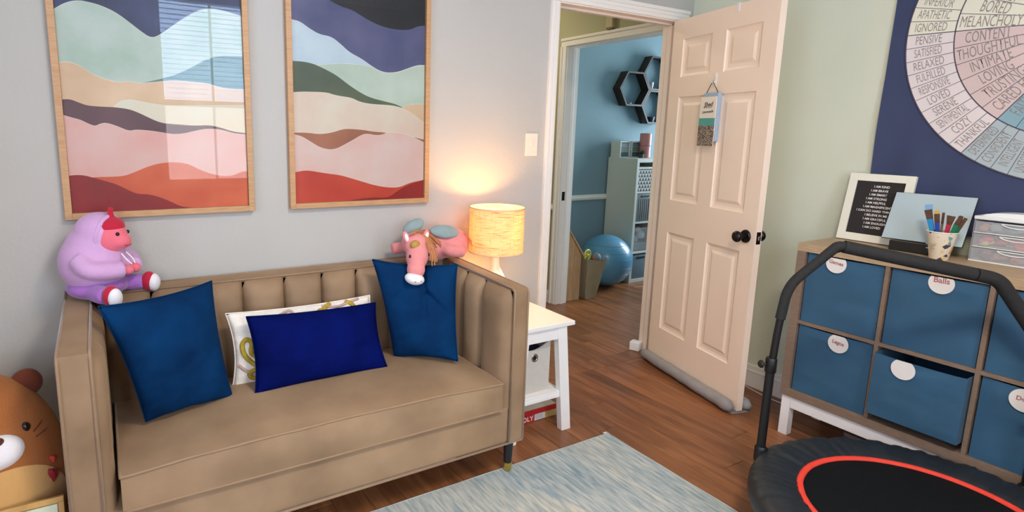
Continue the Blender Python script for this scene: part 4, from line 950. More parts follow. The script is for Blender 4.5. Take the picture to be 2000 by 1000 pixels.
part('end_rail', bx(KX+.053, KR-.056, K0-.035, K0-.01, .14, .1965, bev=.001), WHITEP, kb)
def cloth_bin(label, col, row, xf, text, tag_dy, tag_z, tx=0, top_gap=.004, txt=.022, rot=0, tzo=.004):
    y0, y1 = CELLS[col]; y0 += .006; y1 -= .006
    z0 = (KB+T if row == 1 else ZM+D/2)+.0008; z1 = (ZM-D/2 if row == 1 else KT-T)-top_gap
    t = thing('cube_bin', label, 'storage bin', ((xf+KR)/2, (y0+y1)/2, z0), group='blue fabric bins in the cubby')
    if row == 1 and col == 1: z0 += .038 if xf < KX-.002 else 0
    b = B(); n, m = 22, 18; V = []
    def fx(u, v):   # wrinkled front cloth: horizontal slack folds near the top hem
        e = min(1, 8*min(u, 1-u, v)); f = math.exp(-((v-.86-.03*sin(u*7+col*2))/.04)**2)*.0045*sin(pi*u)+.0035*noise.noise(Vector((u*2.2+col*3, v*6+row*5, 1)))
        return xf-e*(.003+f)
    for j in range(m+1): V.append([b.verts.new((fx(i/n, j/m), y1+(y0-y1)*i/n, z0+(z1-z0)*j/m-(.004*sin(pi*i/n) if j == m else 0))) for i in range(n+1)])
    for j in range(m):
        for i in range(n): b.faces.new((V[j][i], V[j][i+1], V[j+1][i+1], V[j+1][i]))
    f = part('front', b, BINBLUE, t, smooth=True)
    w = B(); tt = .003; d1 = KR-.012
    box(w, xf+.0005, xf+.0035, y0, y1, z0, z1-.005); box(w, xf+.0035, d1, y0, y0+tt, z0, z1); box(w, xf+.0035, d1, y1-tt, y1, z0, z1); box(w, d1-tt, d1, y0, y1, z0, z1); box(w, xf+.0035, d1, y0+tt, y1-tt, z0, z0+tt)
    part('sides', w, BINBLUE, t)
    # round card label, cut off straight by the bin's rim
    yc = (y0+y1)/2+tag_dy; R = .041; cz = tag_z
    pts = []
    for k in range(40):
        a = 2*pi*k/40; z = cz+R*sin(a)
        pts.append((R*cos(a), min(z, z1-.002)))
    b = B(); fr = b.faces.new([b.verts.new((xf-.0095, yc-p[0], p[1])) for p in pts]); ex = bmesh.ops.extrude_face_region(b, geom=[fr])
    for v in [g for g in ex['geom'] if isinstance(g, bmesh.types.BMVert)]: v.co.x += .0012
    bmesh.ops.recalc_face_normals(b, faces=b.faces); tg = part('round_label', b, TAGM, t)
    if text:
        b = B(); text_bm(b, text, txt, frameM((xf-.0099, yc-tx, cz+tzo), (0, -1, -rot), (0, 0, 1)), sx=.95, bold=.0007); part('lettering', b, REDINK, tg)
    return t
cloth_bin('blue fabric bin with a Games label, top left cube of the cubby', 0, 0, KX+.014, 'Games', .028, .857, rot=.12)
cloth_bin('blue fabric bin with a Balls label, top row, second cube from the left', 1, 0, KX+.014, 'Balls', -.015, .858, txt=.03, rot=.0, tzo=.010)
cloth_bin('blue fabric bin in the top row at the right edge, behind the bent handlebar', 2, 0, KX+.014, None, -.02, .858)
cloth_bin('blue fabric bin with a Legos label, bottom left cube of the cubby', 0, 1, KX+.014, 'Legos', -.022, .512, rot=.12)
cloth_bin('blue fabric bin with a blank label, pulled forward out of the bottom row', 1, 1, KX-.03, None, .045, .500, top_gap=.018)
cloth_bin('blue fabric bin with a Dolls label, bottom row at the right edge', 2, 1, KX+.014, 'Dolls', .03, .505)
cloth_bin('blue fabric bin in the top row, fourth cube, beyond the right edge', 3, 0, KX+.014, None, 0, .858)
cloth_bin('blue fabric bin in the bottom row, fourth cube, beyond the right edge', 3, 1, KX+.014, None, 0, .508)
tr = thing('storage_tray', 'flat mauve-grey storage box on the floor under the cubby', 'box', (-.2, -1.5, 0))
part('body', bx(-.31, -.10, -1.75, -1.23, .001, .085, bev=.006), mat('mauve_box', (120, 104, 104), .7, .05, 20), tr); part('lid', bx(-.315, -.095, -1.755, -1.225, .085, .10, bev=.004), mat('mauve_box_lid', (138, 120, 118), .7, .05, 20), tr)

# ------------------------------------------------------------------ things on the cubby
lb = thing('letter_board', 'white framed black letter board with white affirmations, leaning on the wall atop the cubby', 'letter board', (-.06, -1.11, KT))
lo, hi_ = Vector((-.088, -.984, KT+.001)), None
LBM = frameM(lo, (0, -1, 0), (.062, 0, .306))   # x: to the right as seen, y: up the board, z: ux x uy
zdir = LBM.to_3x3().col[2]
sgn = 1 if zdir.x < 0 else -1    # towards the room
def lbx(nm, x0, x1, y0, y1, d0, d1, m, bev=.001, parent=None):
    b = bx(x0, x1, y0, y1, min(sgn*d0, sgn*d1), max(sgn*d0, sgn*d1), bev=bev); b.transform(LBM); bmesh.ops.recalc_face_normals(b, faces=b.faces); return part(nm, b, m, parent or lb)
LW_, LH = .262, .312; FWB = .034
lbx('backing', .004, LW_-.004, .004, LH-.004, -.0, .006, BLACKP)
felt = lbx('felt_panel', FWB-.002, LW_-FWB+.002, FWB-.002, LH-FWB+.002, .006, .009, mat('dark_felt', (50, 46, 44), .95, .06, 60, .4, 400))
b = B()
for k in range(38):
    y = FWB+.003+k*(LH-2*FWB-.004)/38; box(b, FWB, LW_-FWB, y, y+.0035, sgn*.009 if sgn > 0 else -.0102, sgn*.0102 if sgn > 0 else -.009)
b.transform(LBM); bmesh.ops.recalc_face_normals(b, faces=b.faces); gr = part('felt_ridges', b, MATS['dark_felt'], lb); gr['kind'] = 'stuff'
WF = mat('cream_frame', (236, 234, 216), .4, .01, 20)
for a in ((0, FWB, 0, LH), (LW_-FWB, LW_, 0, LH), (FWB, LW_-FWB, 0, FWB), (FWB, LW_-FWB, LH-FWB, LH)): lbx('frame_rail', *a, 0, .016, WF, .0012)
b = B()
lines = ['I AM KIND', 'I AM BRAVE', 'I AM SMART', 'I AM STRONG', 'I AM HELPFUL', 'I AM MAGNIFICENT', 'I CAN DO HARD THINGS', 'I BELIEVE IN ME', 'I AM GRATEFUL', 'I AM ENOUGH', 'I AM LOVED']
cxs = [.138, .132, .130, .127, .128, .139, .133, .140, .138, .142, .134]
for k, s_ in enumerate(lines):
    Mx = LBM @ Matrix.Translation((cxs[k], .255-k*.0187, sgn*.0112)); 
    if sgn < 0: Mx = Mx @ Matrix.Diagonal((1, 1, -1, 1))
    text_bm(b, s_, .0140, Mx, sx=.95, bold=.0003)
part('letters', b, TAGM, lb)

ea = thing('easel_block', 'low black block on the cubby carrying the pale blue board', 'stand', (-.158, -1.308, KT))
part('block', bx(-.190, -.125, -1.378, -1.238, KT+.0005, KT+.042, bev=.003), BLACKP, ea); part('top_edge', bx(-.188, -.176, -1.376, -1.240, KT+.0405, KT+.0445, bev=.001), mat('worn_edge', (84, 78, 66), .7), ea)
wbd = thing('drawing_board', 'pale blue blank board with a dark edge, propped behind the paint brushes', 'board', (-.15, -1.33, .966))
WBM = frameM((-.166, -1.196, .9675), (0, -1, .012), (.088, 0, .197)); z3 = WBM.to_3x3().col[2]; s3 = 1 if z3.x < 0 else -1
def wbx(nm, x0, x1, y0, y1, d0, d1, m, bev=.0008):
    b = bx(x0, x1, y0, y1, min(s3*d0, s3*d1), max(s3*d0, s3*d1), bev=bev); b.transform(WBM); bmesh.ops.recalc_face_normals(b, faces=b.faces); part(nm, b, m, wbd)
wbx('core', 0, .283, 0, .214, -.006, 0, BLACKP); wbx('surface', .0015, .2815, .0015, .2125, 0, .001, mat('pale_blue_sheet', (178, 196, 200), .35, .02, 6), .0003)

cup = thing('brush_cup', 'white paper cup with a speckled print holding paint brushes', 'cup', (-.245, -1.436, KT))
def cup_mat():
    m = bpy.data.materials.new('printed_cup'); m.use_nodes = True; nt = m.node_tree; N = nt.nodes; L = nt.links; b = N['Principled BSDF']; b.inputs['Roughness'].default_value = .5
    tc = N.new('ShaderNodeTexCoord'); v = N.new('ShaderNodeTexVoronoi'); v.inputs['Scale'].default_value = 75; L.new(tc.outputs['Object'], v.inputs[0])
    r = N.new('ShaderNodeValToRGB'); r.color_ramp.interpolation = 'CONSTANT'; e = r.color_ramp.elements
    e[0].position = 0; e[0].color = (*lin((226, 214, 190)), 1); e[1].position = .84; e[1].color = (*lin((70, 66, 78)), 1)
    for p, c in ((.50, (226, 196, 140)), (.60, (226, 214, 190)), (.72, (116, 158, 164)), (.76, (226, 214, 190)), (.94, (212, 164, 96))): k = e.new(p); k.color = (*lin(c), 1)
    sep = N.new('ShaderNodeSeparateColor'); L.new(v.outputs['Color'], sep.inputs[0]); L.new(sep.outputs[0], r.inputs[0]); L.new(r.outputs[0], b.inputs['Base Color']); return m
CX, CY = -.245, -1.436
b = B(); lathe(b, [(.029, KT+.0005), (.030, KT+.002), (.0485, 1.034), (.0475, 1.034), (.0285, KT+.005), (0, KT+.005)], (CX, CY, 0), 36, cap=False); bmesh.ops.recalc_face_normals(b, faces=b.faces); part('body', b, cup_mat(), cup, smooth=True, autos=40)
b = B(); tube(b, [(CX+.0485*cos(2*pi*k/40), CY+.0485*sin(2*pi*k/40), 1.035) for k in range(40)], .0022, 8, closed=True); part('rim', b, TAGM, cup, smooth=True)
b = B()
for z, w in ((.985, .03), (.968, .028)): 
    for k in range(1): box(b, CX-.047, CX-.044, CY+.002, CY+.002+w, z, z+.003)
part('printed_line', b, mat('grey_print', (150, 150, 150), .6), cup)
BRH = mat('brown_bristle', (92, 62, 46), .9, .2, 60, .6, 300); WOODH = mat('brush_wood', (176, 140, 96), .5)
def brush(label, yb, yt, zt, xt, hw, bw, bl, fcol, hl=.05, hcol=None, flat=True):
    """bristle tip up; coloured ferrule and handle go down into the cup"""
    base = Vector((CX+.0, CY+(yb-CY)*.4, KT+.010)); tip = Vector((xt, yt, zt)); d = (tip-base).normalized()
    t = thing('paint_brush', label, 'paint brush', base); a = tip-d*bl; c = a-d*hl
    side = d.cross(Vector((-1, 0, 0))).normalized(); nr = d.cross(side)
    def slab(p, q, w0, w1, th0, th1):
        b = B(); hexa(b, [tuple(p+side*i*w0+nr*j*th0) for i, j in ((-1, -1), (1, -1), (1, 1), (-1, 1))]+[tuple(q+side*i*w1+nr*j*th1) for i, j in ((-1, -1), (1, -1), (1, 1), (-1, 1))], bev=.0015); bmesh.ops.recalc_face_normals(b, faces=b.faces); return b
    fm = mat('ferrule_%d_%d_%d' % fcol, fcol, .35)
    part('handle', slab(base, c, .003, .004, .003, .003), WOODH, t); part('ferrule', slab(c, a, hw*.75, hw, .0035, .0045), fm, t)
    part('bristles', slab(a, tip, hw, bw, .004, .003), mat('bristle_yellow', (226, 176, 62), .8) if hcol else BRH, t, smooth=True, autos=50)
    return t
brush('wide flat paint brush with a sky blue ferrule, leftmost in the cup', -1.42, -1.374, 1.114, -.235, .010, .013, .038, (40, 140, 196))
brush('paint brush with a yellow tip, second from the left in the cup', -1.425, -1.396, 1.112, -.215, .005, .007, .040, (200, 196, 186), hcol=1)
brush('paint brush with dark bristles and a royal blue ferrule, left of centre in the cup', -1.43, -1.408, 1.102, -.245, .008, .009, .035, (36, 70, 160))
brush('slim pale brown paint brush standing behind the royal blue one', -1.43, -1.422, 1.108, -.225, .0035, .004, .045, (120, 100, 66))
brush('round paint brush with a crimson ferrule, right of centre in the cup', -1.445, -1.455, 1.100, -.245, .008, .014, .035, (190, 40, 66))
brush('thin dark paint brush beside the green one in the cup', -1.45, -1.475, 1.100, -.225, .003, .004, .04, (60, 90, 70))
brush('paint brush with a green ferrule near the right side of the cup', -1.45, -1.486, 1.104, -.245, .010, .006, .038, (28, 122, 84))
brush('dark slanting paint brush, rightmost in the cup', -1.455, -1.502, 1.098, -.25, .005, .006, .045, (30, 100, 70))
b = B(); box(b, -.228, -.226, -1.385, -1.36, 1.113, 1.135); b.transform(Matrix.Translation((-.227, -1.372, 1.12)) @ Matrix.Rotation(-.2, 4, 'X') @ Matrix.Translation((.227, 1.372, -1.12)))
bt_ = tag(part('blue_card_flag', b, mat('sky_card', (126, 176, 214), .5)), 'small sky blue card tip sticking up above the leftmost brush', 'card')

du = thing('drawer_unit', 'small clear plastic three-drawer organizer with a white lid, right end of the cubby', 'organizer', (-.09, -1.62, KT))
dx0, dx1, dy0, dy1 = -.150, -.028, -1.765, -1.497; WPL = mat('white_plastic', (234, 236, 232), .35, .01, 20)
part('base', bx(dx0, dx1, dy0, dy1, KT+.0005, KT+.007, bev=.002), WPL, du); zs = [KT+.007, KT+.062, KT+.117, KT+.166]
for y in (dy0, dy1-.004): part('side_wall', bx(dx0, dx1, y, y+.004, KT+.007, KT+.166, bev=.001), CLEARP, du)
part('back_wall', bx(dx1-.003, dx1, dy0+.004, dy1-.004, KT+.007, KT+.166), CLEARP, du)
for z in zs[1:3]: part('divider_rail', bx(dx0, dx1, dy0+.004, dy1-.004, z-.004, z, bev=.001), WPL, du)
ld = part('lid', bx(dx0-.002, dx1, dy0-.002, dy1+.002, KT+.166, KT+.18, bev=.004), WPL, du)
b = B(); n = 16
for k in range(n):   # domed lid top
    a0, a1 = pi*k/n, pi*(k+1)/n; y0 = (dy0+dy1)/2-.12*cos(a0); y1 = (dy0+dy1)/2-.12*cos(a1); z0, z1 = KT+.178+.02*sin(a0), KT+.178+.02*sin(a1)
    hexa(b, [(dx0+.01, y0, KT+.178), (dx1-.01, y0, KT+.178), (dx1-.01, y1, KT+.178), (dx0+.01, y1, KT+.178), (dx0+.018, y0, z0), (dx1-.016, y0, z0), (dx1-.016, y1, z1), (dx0+.018, y1, z1)])
bmesh.ops.recalc_face_normals(b, faces=b.faces); part('lid_dome', b, WPL, ld, smooth=True, autos=30)
random.seed(11); beadcols = [[(150, 160, 160), (96, 130, 140), (170, 120, 90), (110, 120, 130), (190, 180, 160)], [(220, 60, 80), (240, 110, 60), (96, 130, 130), (200, 70, 110), (190, 200, 110)], [(110, 80, 90), (190, 130, 100), (90, 84, 96), (150, 140, 150), (170, 120, 110)]]
for q, (za, zb) in enumerate(((zs[2], zs[3]), (zs[1], zs[2]), (zs[0], zs[1]))):
    dr_ = part('drawer', bx(dx0-.003, dx0, dy0+.006, dy1-.006, za+.002, zb-.006, bev=.001), CLEARP, du)
    b = B(); ym = (dy0+dy1)/2
    P = [(dx0-.004, ym-.05*cos(pi*k/12), zb-.008-.014*sin(pi*k/12)) for k in range(13)]; tube(b, P, .0022, 6); box(b, dx0-.006, dx0-.002, ym-.05, ym+.05, zb-.011, zb-.008); part('finger_pull', b, WPL, dr_, smooth=True, autos=40)
    for c in range(5):
        b = B(); 
        for k in range(9): ell(b, (random.uniform(dx0+.012, dx1-.02), random.uniform(dy0+.02, dy1-.02), za+random.uniform(.010, .026)), (.012+.006*random.random(), .014+.008*random.random(), .009+.006*random.random()), u=10, v=7)
        cb = part('craft_bits', b, mat('craft_%d_%d' % (q, c), beadcols[q][c], .6), dr_, smooth=True)
        cb['kind'] = 'stuff'

# ------------------------------------------------------------------ tapestry with the feelings wheel
WY, WZ = -1.712, 1.824; RO, RM, RI = .591, .4225, .185
def cloth_d(y, z):
    r = sqrt((y-WY)**2+(z-WZ)**2); f = max(0, min(1, (r-.62)/.15))
    return .012+.014*f*(1+sin((y+z*.25)*26+1.5*noise.noise(Vector((y*3, z*3, 0)))))/2+.004*f*noise.noise(Vector((y*6, z*5, 2)))
tp = thing('feelings_wheel_tapestry', 'navy wall tapestry printed with a large round feelings wheel, hung on the right wall', 'tapestry', (-.015, -1.75, 1.6))
b = B(); n, m = 90, 90; G = []
for j in range(m+1):
    z = 1.0+(2.6-1.0)*j/m; G.append([])
    for i in range(n+1):
        y = (-1.054-.008*(z-1.2))+(-2.45+1.056)*i/n; G[-1].append(b.verts.new((-cloth_d(y, z), y, z)))
for j in range(m):
    for i in range(n): b.faces.new((G[j][i], G[j][i+1], G[j+1][i+1], G[j+1][i]))
clo = part('cloth', b, NAVY, tp, smooth=True)
CREAMW = mat('print_pale_cream', (224, 222, 204), .85, .02, 6); YEL = mat('print_cream_yellow', (232, 230, 208), .85, .02, 6); PKO = mat('print_pale_pink', (230, 220, 216), .85, .02, 6); PKI = mat('print_pink', (218, 196, 190), .85, .03, 6)
BLO = mat('print_pale_blue', (178, 192, 194), .85, .02, 6); BLI = mat('print_blue', (140, 176, 186), .85, .03, 6); LINE = mat('print_line', (84, 78, 92), .8); WINK = mat('print_letter_ink', (150, 140, 134), .85)
PKC = mat('print_rose_centre', (216, 190, 184), .85, .03, 6)
X_ = -.0165
def wp(a, r, x=X_): a = radians(a); return (x, WY-r*cos(a), WZ+r*sin(a))
def sector(r0, r1, a0, a1, mi, b, x=X_):
    k = max(2, int(abs(a1-a0)/3))
    for i in range(k):
        t0, t1 = a0+(a1-a0)*i/k, a0+(a1-a0)*(i+1)/k; P = [wp(t0, r1, x), wp(t1, r1, x)]+([wp(t1, r0, x), wp(t0, r0, x)] if r0 > 1e-4 else [wp(0, 0, x)])
        f = b.faces.new([b.verts.new(p) for p in P]); f.material_index = mi
SEC = [(122.7, 178.9, 0, 0), (178.9, 235.2, 1, 2), (235.2, 291.5, 3, 4), (291.5, 362.7, 5, 5), (362.7, 422.7, 0, 0), (422.7, 482.7, 1, 1)]
b = B(); mm = [YEL, PKO, PKI, BLO, BLI, CREAMW, PKC, LINE]
for a0, a1, mo, mi_ in SEC:
    sector(RM, RO, a0, a1, mo, b); sector(RI, RM, a0, a1, mi_, b); sector(0, RI, a0, a1, 6 if mi_ == 2 else mi_, b)
wheel = part('wheel_print', b, mm, tp)
b = B()
def ringline(r, w): 
    for k in range(120): a0, a1 = 3*k, 3*k+3; b.faces.new([b.verts.new(p) for p in (wp(a0, r-w, X_-.0006), wp(a0, r+w, X_-.0006), wp(a1, r+w, X_-.0006), wp(a1, r-w, X_-.0006))])
ringline(RO, .0022); ringline(RM, .0022); ringline(RI, .002)
def spoke(a0, r0, a1, r1, w):
    p, q = Vector(wp(a0, r0, X_-.0006)), Vector(wp(a1, r1, X_-.0006)); d = (q-p).normalized(); s_ = d.cross(Vector((1, 0, 0)))*w
    b.faces.new([b.verts.new(v) for v in (p+s_, q+s_, q-s_, p-s_)])
WORDS_O = {0: ['', '', '', '', '', '', '', 'INFERIOR', 'APATHETIC', 'IGNORED'], 1: ['PENSIVE', 'SATISFIED', 'RELAXED', 'FULFILLED', 'RESPONSIVE', 'LOVED', 'SERENE', 'SENTIMENTAL', 'COZY', 'THANKFUL'], 2: ['DETERMINED', 'CONFIDENT', 'INTELLIGENT', 'UNSTOPPABLE', '', '', '', '', '', '']}
WORDS_I = {0: ['', '', '', 'LONELY', 'BORED', 'MELANCHOLY'], 1: ['CONTENT', 'THOUGHTFUL', 'INTIMATE', 'LOVING', 'TRUSTING', 'CARED FOR'], 2: ['FAITHFUL', 'IMPORTANT', '', '', '', '']}
tb_ = B()
def word(s_, a, r, size, squash):
    if not s_: return
    # word reads outwards-in: baseline along the spoke, letters upright towards the sector's top
    c = Vector(wp(a, r, X_-.0008)); ux = Vector(wp(a, r-.1, X_-.0008))-c; ux.normalize()
    uy = ux.cross(Vector((1, 0, 0))); 
    if ux.cross(uy).x > 0: uy = -uy
    text_bm(tb_, s_, size, frameM(c, ux, uy), sx=squash, bold=-.0002)
for si, (a0, a1, _, _) in enumerate(SEC):
    spoke(a0, 0, a0, RO, .0017); no = 10; ni = 6
    for k in range(no):
        if k: spoke(a0+(a1-a0)*k/no, RM, a0+(a1-a0)*k/no, RO, .0011)
        if si < 3:
            s_ = WORDS_O[si][k]; word(s_, a0+(a1-a0)*(k+.5)/no, (RM+RO)/2+.004, .050, min(.52, .125/(.031*max(1, len(s_))) if s_ else 1))
    for k in range(ni):
        if k: spoke(a0+(a1-a0)*k/ni, RI, a0+(a1-a0)*k/ni, RM, .0011)
        if si < 3:
            s_ = WORDS_I[si][k]; word(s_, a0+(a1-a0)*(k+.5)/ni, (RM+RI)/2+.012, .062, min(.48, .175/(.036*max(1, len(s_))) if s_ else 1))
part('wheel_lines', b, LINE, tp); 
a_ = 207
for k, ch_ in enumerate('PEACEFUL'):
    a = 186+k*6.2; c = Vector(wp(a, .118, X_-.0008)); ux = (Vector(wp(a+2, .118, X_-.0008))-c).normalized(); uy = (c-Vector(wp(a, 0, X_-.0008))).normalized()*-1
    if ux.cross(uy).x > 0: ux = ux
    Mx = frameM(c, ux, uy)
    text_bm(tb_, ch_, .062, Mx, sx=.45)
for k, ch_ in enumerate('SAD'):
    a = 142+k*8; c = Vector(wp(a, .118, X_-.0008)); ux = (Vector(wp(a+2, .118, X_-.0008))-c).normalized(); uy = (c-Vector(wp(a, 0, X_-.0008))).normalized()*-1
    text_bm(tb_, ch_, .062, frameM(c, ux, uy), sx=.45)
part('lettering', tb_, WINK, tp)['kind'] = 'stuff'

# ------------------------------------------------------------------ trampoline
TX, TY, TR, TZ = -.922, -1.743, .492, .205
tm_ = thing('mini_trampoline', 'black mini trampoline with a red ring and foam-covered handlebar in front of the cubby', 'trampoline', (TX, TY, 0))
def cp(a, r, z): return (TX+r*cos(a), TY+r*sin(a), z)
b = B(); tube(b, [cp(2*pi*k/72, TR-.026, TZ-.016) for k in range(72)], .016, 10, closed=True); part('frame_ring', b, BLACKMETAL, tm_, smooth=True)
# gathered padded skirt
b = B(); NA, prof = 288, [(-.152, .006), (-.145, .013), (-.115, .020), (-.08, .026), (-.045, .027), (-.02, .022), (-.004, .010), (.004, -.008), (.006, -.028), (.003, -.045), (-.004, -.055)]
rings = []
for j, (dr, dz) in enumerate(prof):
    rg = []
    for k in range(NA):
        a = 2*pi*k/NA; t = j/(len(prof)-1)
        w = noise.noise(Vector((cos(a)*9, sin(a)*9, t*1.6)))*.55+noise.noise(Vector((cos(a)*24, sin(a)*24, t*.8)))*.7
        amp = .010*sin(pi*min(1, t*1.15+.05)); rg.append(b.verts.new(cp(a, TR+dr+w*amp*.4, TZ+dz+w*amp)))
    rings.append(rg)
for a, c in zip(rings, rings[1:]):
    for k in range(NA): b.faces.new((a[k], c[k], c[(k+1) % NA], a[(k+1) % NA]))
bmesh.ops.recalc_face_normals(b, faces=b.faces); part('safety_pad', b, PADM, tm_, smooth=True)
b = B(); lathe(b, [(0, TZ+.006), (.345, TZ+.006), (.345, TZ+.002), (0, TZ+.002)], (TX, TY, 0), 96, cap=False); bmesh.ops.recalc_face_normals(b, faces=b.faces); part('jumping_mat', b, MATM, tm_)
b = B(); rr = .343; lathe(b, [(rr-.013, TZ+.007), (rr-.012, TZ+.014), (rr, TZ+.017), (rr+.007, TZ+.014), (rr+.008, TZ+.006)], (TX, TY, 0), 120, cap=False)
for v in b.verts:
    a = atan2(v.co.y-TY, v.co.x-TX); s_ = 1+.004*noise.noise(Vector((cos(a)*8, sin(a)*8, 0))); v.co.x = TX+(v.co.x-TX)*s_; v.co.y = TY+(v.co.y-TY)*s_
part('red_binding', b, REDM, tm_, smooth=True)
for k in range(6):
    a = radians(102+60*k)
    if k in (5,): pass
    x, y, _ = cp(a, TR-.03, 0); g0 = .0095 if (x < X1-.02) else .0005
    b = B(); tube(b, [(x, y, TZ-.02), (x, y, g0+.02)], .013, 12); lg = part('leg', b, BLACKMETAL, tm_, smooth=True, autos=40)
    b = B(); lathe(b, [(.018, g0), (.019, g0+.004), (.017, g0+.028), (.0135, g0+.03)], (x, y, 0), 16); part('rubber_foot', b, BLACKP, lg, smooth=True, autos=40)
LP, RP = Vector((-.990, -1.245, .0)), Vector((-.425, -1.845, 0)); hd_ = (RP-LP).normalized()
def hp_(s, h): return Vector((LP.x+hd_.x*s, LP.y+hd_.y*s, h))
b = B(); tube(b, [hp_(-.001, .12), hp_(0, .56)], .0155, 14); part('lower_post', b, BLACKMETAL, tm_, smooth=True, autos=40)
b = B(); tube(b, [hp_(.824, .12), hp_(.822, .50)], .0155, 14); part('lower_post', b, BLACKMETAL, tm_, smooth=True, autos=40)
b = B(); tube(b, round_corners([hp_(0, .50), hp_(.009, .70), hp_(.026, .862), hp_(.165, 1.019), hp_(.640, .939), hp_(.79, .73), hp_(.818, .60), hp_(.822, .46)], .05, 7), .0128, 14); hb_ = part('handlebar', b, BLACKMETAL, tm_, smooth=True, autos=40)
b = B(); tube(b, round_corners([hp_(.012, .735), hp_(.026, .862), hp_(.165, 1.019), hp_(.19, 1.0148)], .05, 7), .0170, 16); part('foam_grip', b, BLACKFOAM, hb_, smooth=True, autos=50)
b = B(); tube(b, round_corners([hp_(.183, 1.016), hp_(.25, 1.0047), hp_(.40, .979), hp_(.572, .9505)], .03, 7), .0225, 18); part('foam_grip', b, BLACKFOAM, hb_, smooth=True, autos=50)
b = B(); tube(b, round_corners([hp_(.576, .950), hp_(.640, .939), hp_(.775, .75)], .05, 7), .0225, 18); part('foam_grip', b, BLACKFOAM, hb_, smooth=True, autos=50)
for p0 in (hp_(0, .555), hp_(.822, .495)):
    b = B(); lathe(b, [(.0175, p0.z-.03), (.0195, p0.z-.026), (.0195, p0.z+.022), (.0165, p0.z+.028)], (p0.x, p0.y, 0), 18); part('collar', b, BLACKMETAL, tm_, smooth=True, autos=40)
    b = B(); d = Vector((-.78, .62, 0)); q = Vector((p0.x, p0.y, p0.z)); tube(b, [q+d*.012, q+d*.030], .005, 10); tube(b, [q+d*.026, q+d*.031, q+d*.038, q+d*.044], [.008, .015, .015, .008], 14); part('clamp_knob', b, BLACKP, tm_, smooth=True, autos=40)
    b = B(); lathe(b, [(.02, .165), (.022, .17), (.022, .222), (.018, .228)], (p0.x, p0.y, 0), 18); part('post_bracket', b, BLACKMETAL, tm_, smooth=True, autos=40)

# ------------------------------------------------------------------ blue room
tw = thing('shelf_tower', 'tall narrow white cube shelf against the blue wall, seen through both doorways', 'storage shelf', (1.34, 1.56, 0))
WSH = mat('white_laminate', (222, 222, 214), .5, .01, 10); s0, s1, q0, q1, zt = 1.161, 1.52, 1.372, 1.732, 1.173
part('side_panel', bx(s0, s0+.03, q0, q1, 0, zt, bev=.001), WSH, tw); part('side_panel', bx(s1-.03, s1, q0, q1, 0, zt, bev=.001), WSH, tw)
part('top_panel', bx(s0+.03, s1-.03, q0, q1, zt-.035, zt, bev=.001), WSH, tw); part('bottom_panel', bx(s0+.03, s1-.03, q0, q1, 0, .03, bev=.001), WSH, tw)
for z in (.285, .575, .860): part('shelf', bx(s0+.03, s1-.03, q0+.002, q1, z-.008, z+.008, bev=.001), WSH, tw)
part('back_panel', bx(s0+.03, s1-.03, q1-.006, q1, .03, zt-.035), WSH, tw)
def tri_mat():
    m = bpy.data.materials.new('triangle_print'); m.use_nodes = True; nt = m.node_tree; N = nt.nodes; L = nt.links; b = N['Principled BSDF']; b.inputs['Roughness'].default_value = .6
    tc = N.new('ShaderNodeTexCoord'); sx = N.new('ShaderNodeSeparateXYZ'); L.new(tc.outputs['Object'], sx.inputs[0])
    def mth(op, a, c=None):
        n = N.new('ShaderNodeMath'); n.operation = op
        for i, v in enumerate((a, c)):
            if v is None: continue
            if isinstance(v, (int, float)): n.inputs[i].default_value = v
            else: L.new(v, n.inputs[i])
        return n.outputs[0]
    zz = mth('MULTIPLY', sx.outputs[2], 30); row = mth('FLOOR', zz); fz = mth('SUBTRACT', zz, row)
    xx = mth('ADD', mth('MULTIPLY', sx.outputs[0], 26), mth('MULTIPLY', row, .5)); fx = mth('ABSOLUTE', mth('SUBTRACT', mth('FRACT', xx), .5))
    tri = mth('LESS_THAN', fx, mth('MULTIPLY', mth('SUBTRACT', 1, fz), .46))
    mx = N.new('ShaderNodeMix'); mx.data_type = 'RGBA'; L.new(tri, mx.inputs[0]); mx.inputs[6].default_value = (*lin((206, 200, 192)), 1); mx.inputs[7].default_value = (*lin((30, 36, 56)), 1)
    L.new(mx.outputs[2], b.inputs['Base Color']); return m
tbx = thing('patterned_box', 'box with black and white triangle print in the top cube of the white tower', 'box', (1.34, 1.5, .868))
part('body', bx(s0+.036, s1-.036, q0+.01, q0+.28, .8685, 1.075, bev=.004), tri_mat(), tbx)
b = bx(s0+.034, s1-.034, q0+.006, q0+.29, 1.077, 1.095, bev=.004); part('lid', b, WSH, tbx)
def cubebin(nm, label, z0, z1, m, ribs=0, handle=True, hz=None):
    t = thing(nm, label, 'storage bin', (1.34, 1.5, z0)); b = bx(s0+.036, s1-.036, q0+.008, q0+.30, z0, z1, bev=.006)
    if ribs:
        for k in range(ribs): x = s0+.045+k*(s1-s0-.09)/(ribs-1); box(b, x-.005, x+.005, q0+.003, q0+.010, z0+.01, z1-.05, bev=.002)
    part('body', b, m, t, smooth=True, autos=30)
    if handle: part('handle', bx(1.255, 1.36, q0+.002, q0+.0085, z1-.035, z1-.018, bev=.002), BLACKP, t)
    return t
cubebin('ribbed_bin', 'grey ribbed bin with a black handle in the second cube of the white tower', .869-.285, .85, mat('grey_ribbed', (138, 140, 142), .6), 11)
cbn = thing('clear_bin', 'clear plastic bin full of white stuffing in the third cube of the white tower', 'storage bin', (1.34, 1.5, .294))
part('body', bx(s0+.036, s1-.036, q0+.008, q0+.30, .294, .52, bev=.008), CLEARP, cbn); b = B()
for k in range(14): ell(b, (random.uniform(s0+.09, s1-.09), random.uniform(q0+.07, q0+.24), random.uniform(.38, .49)), random.uniform(.03, .045), u=12, v=8)
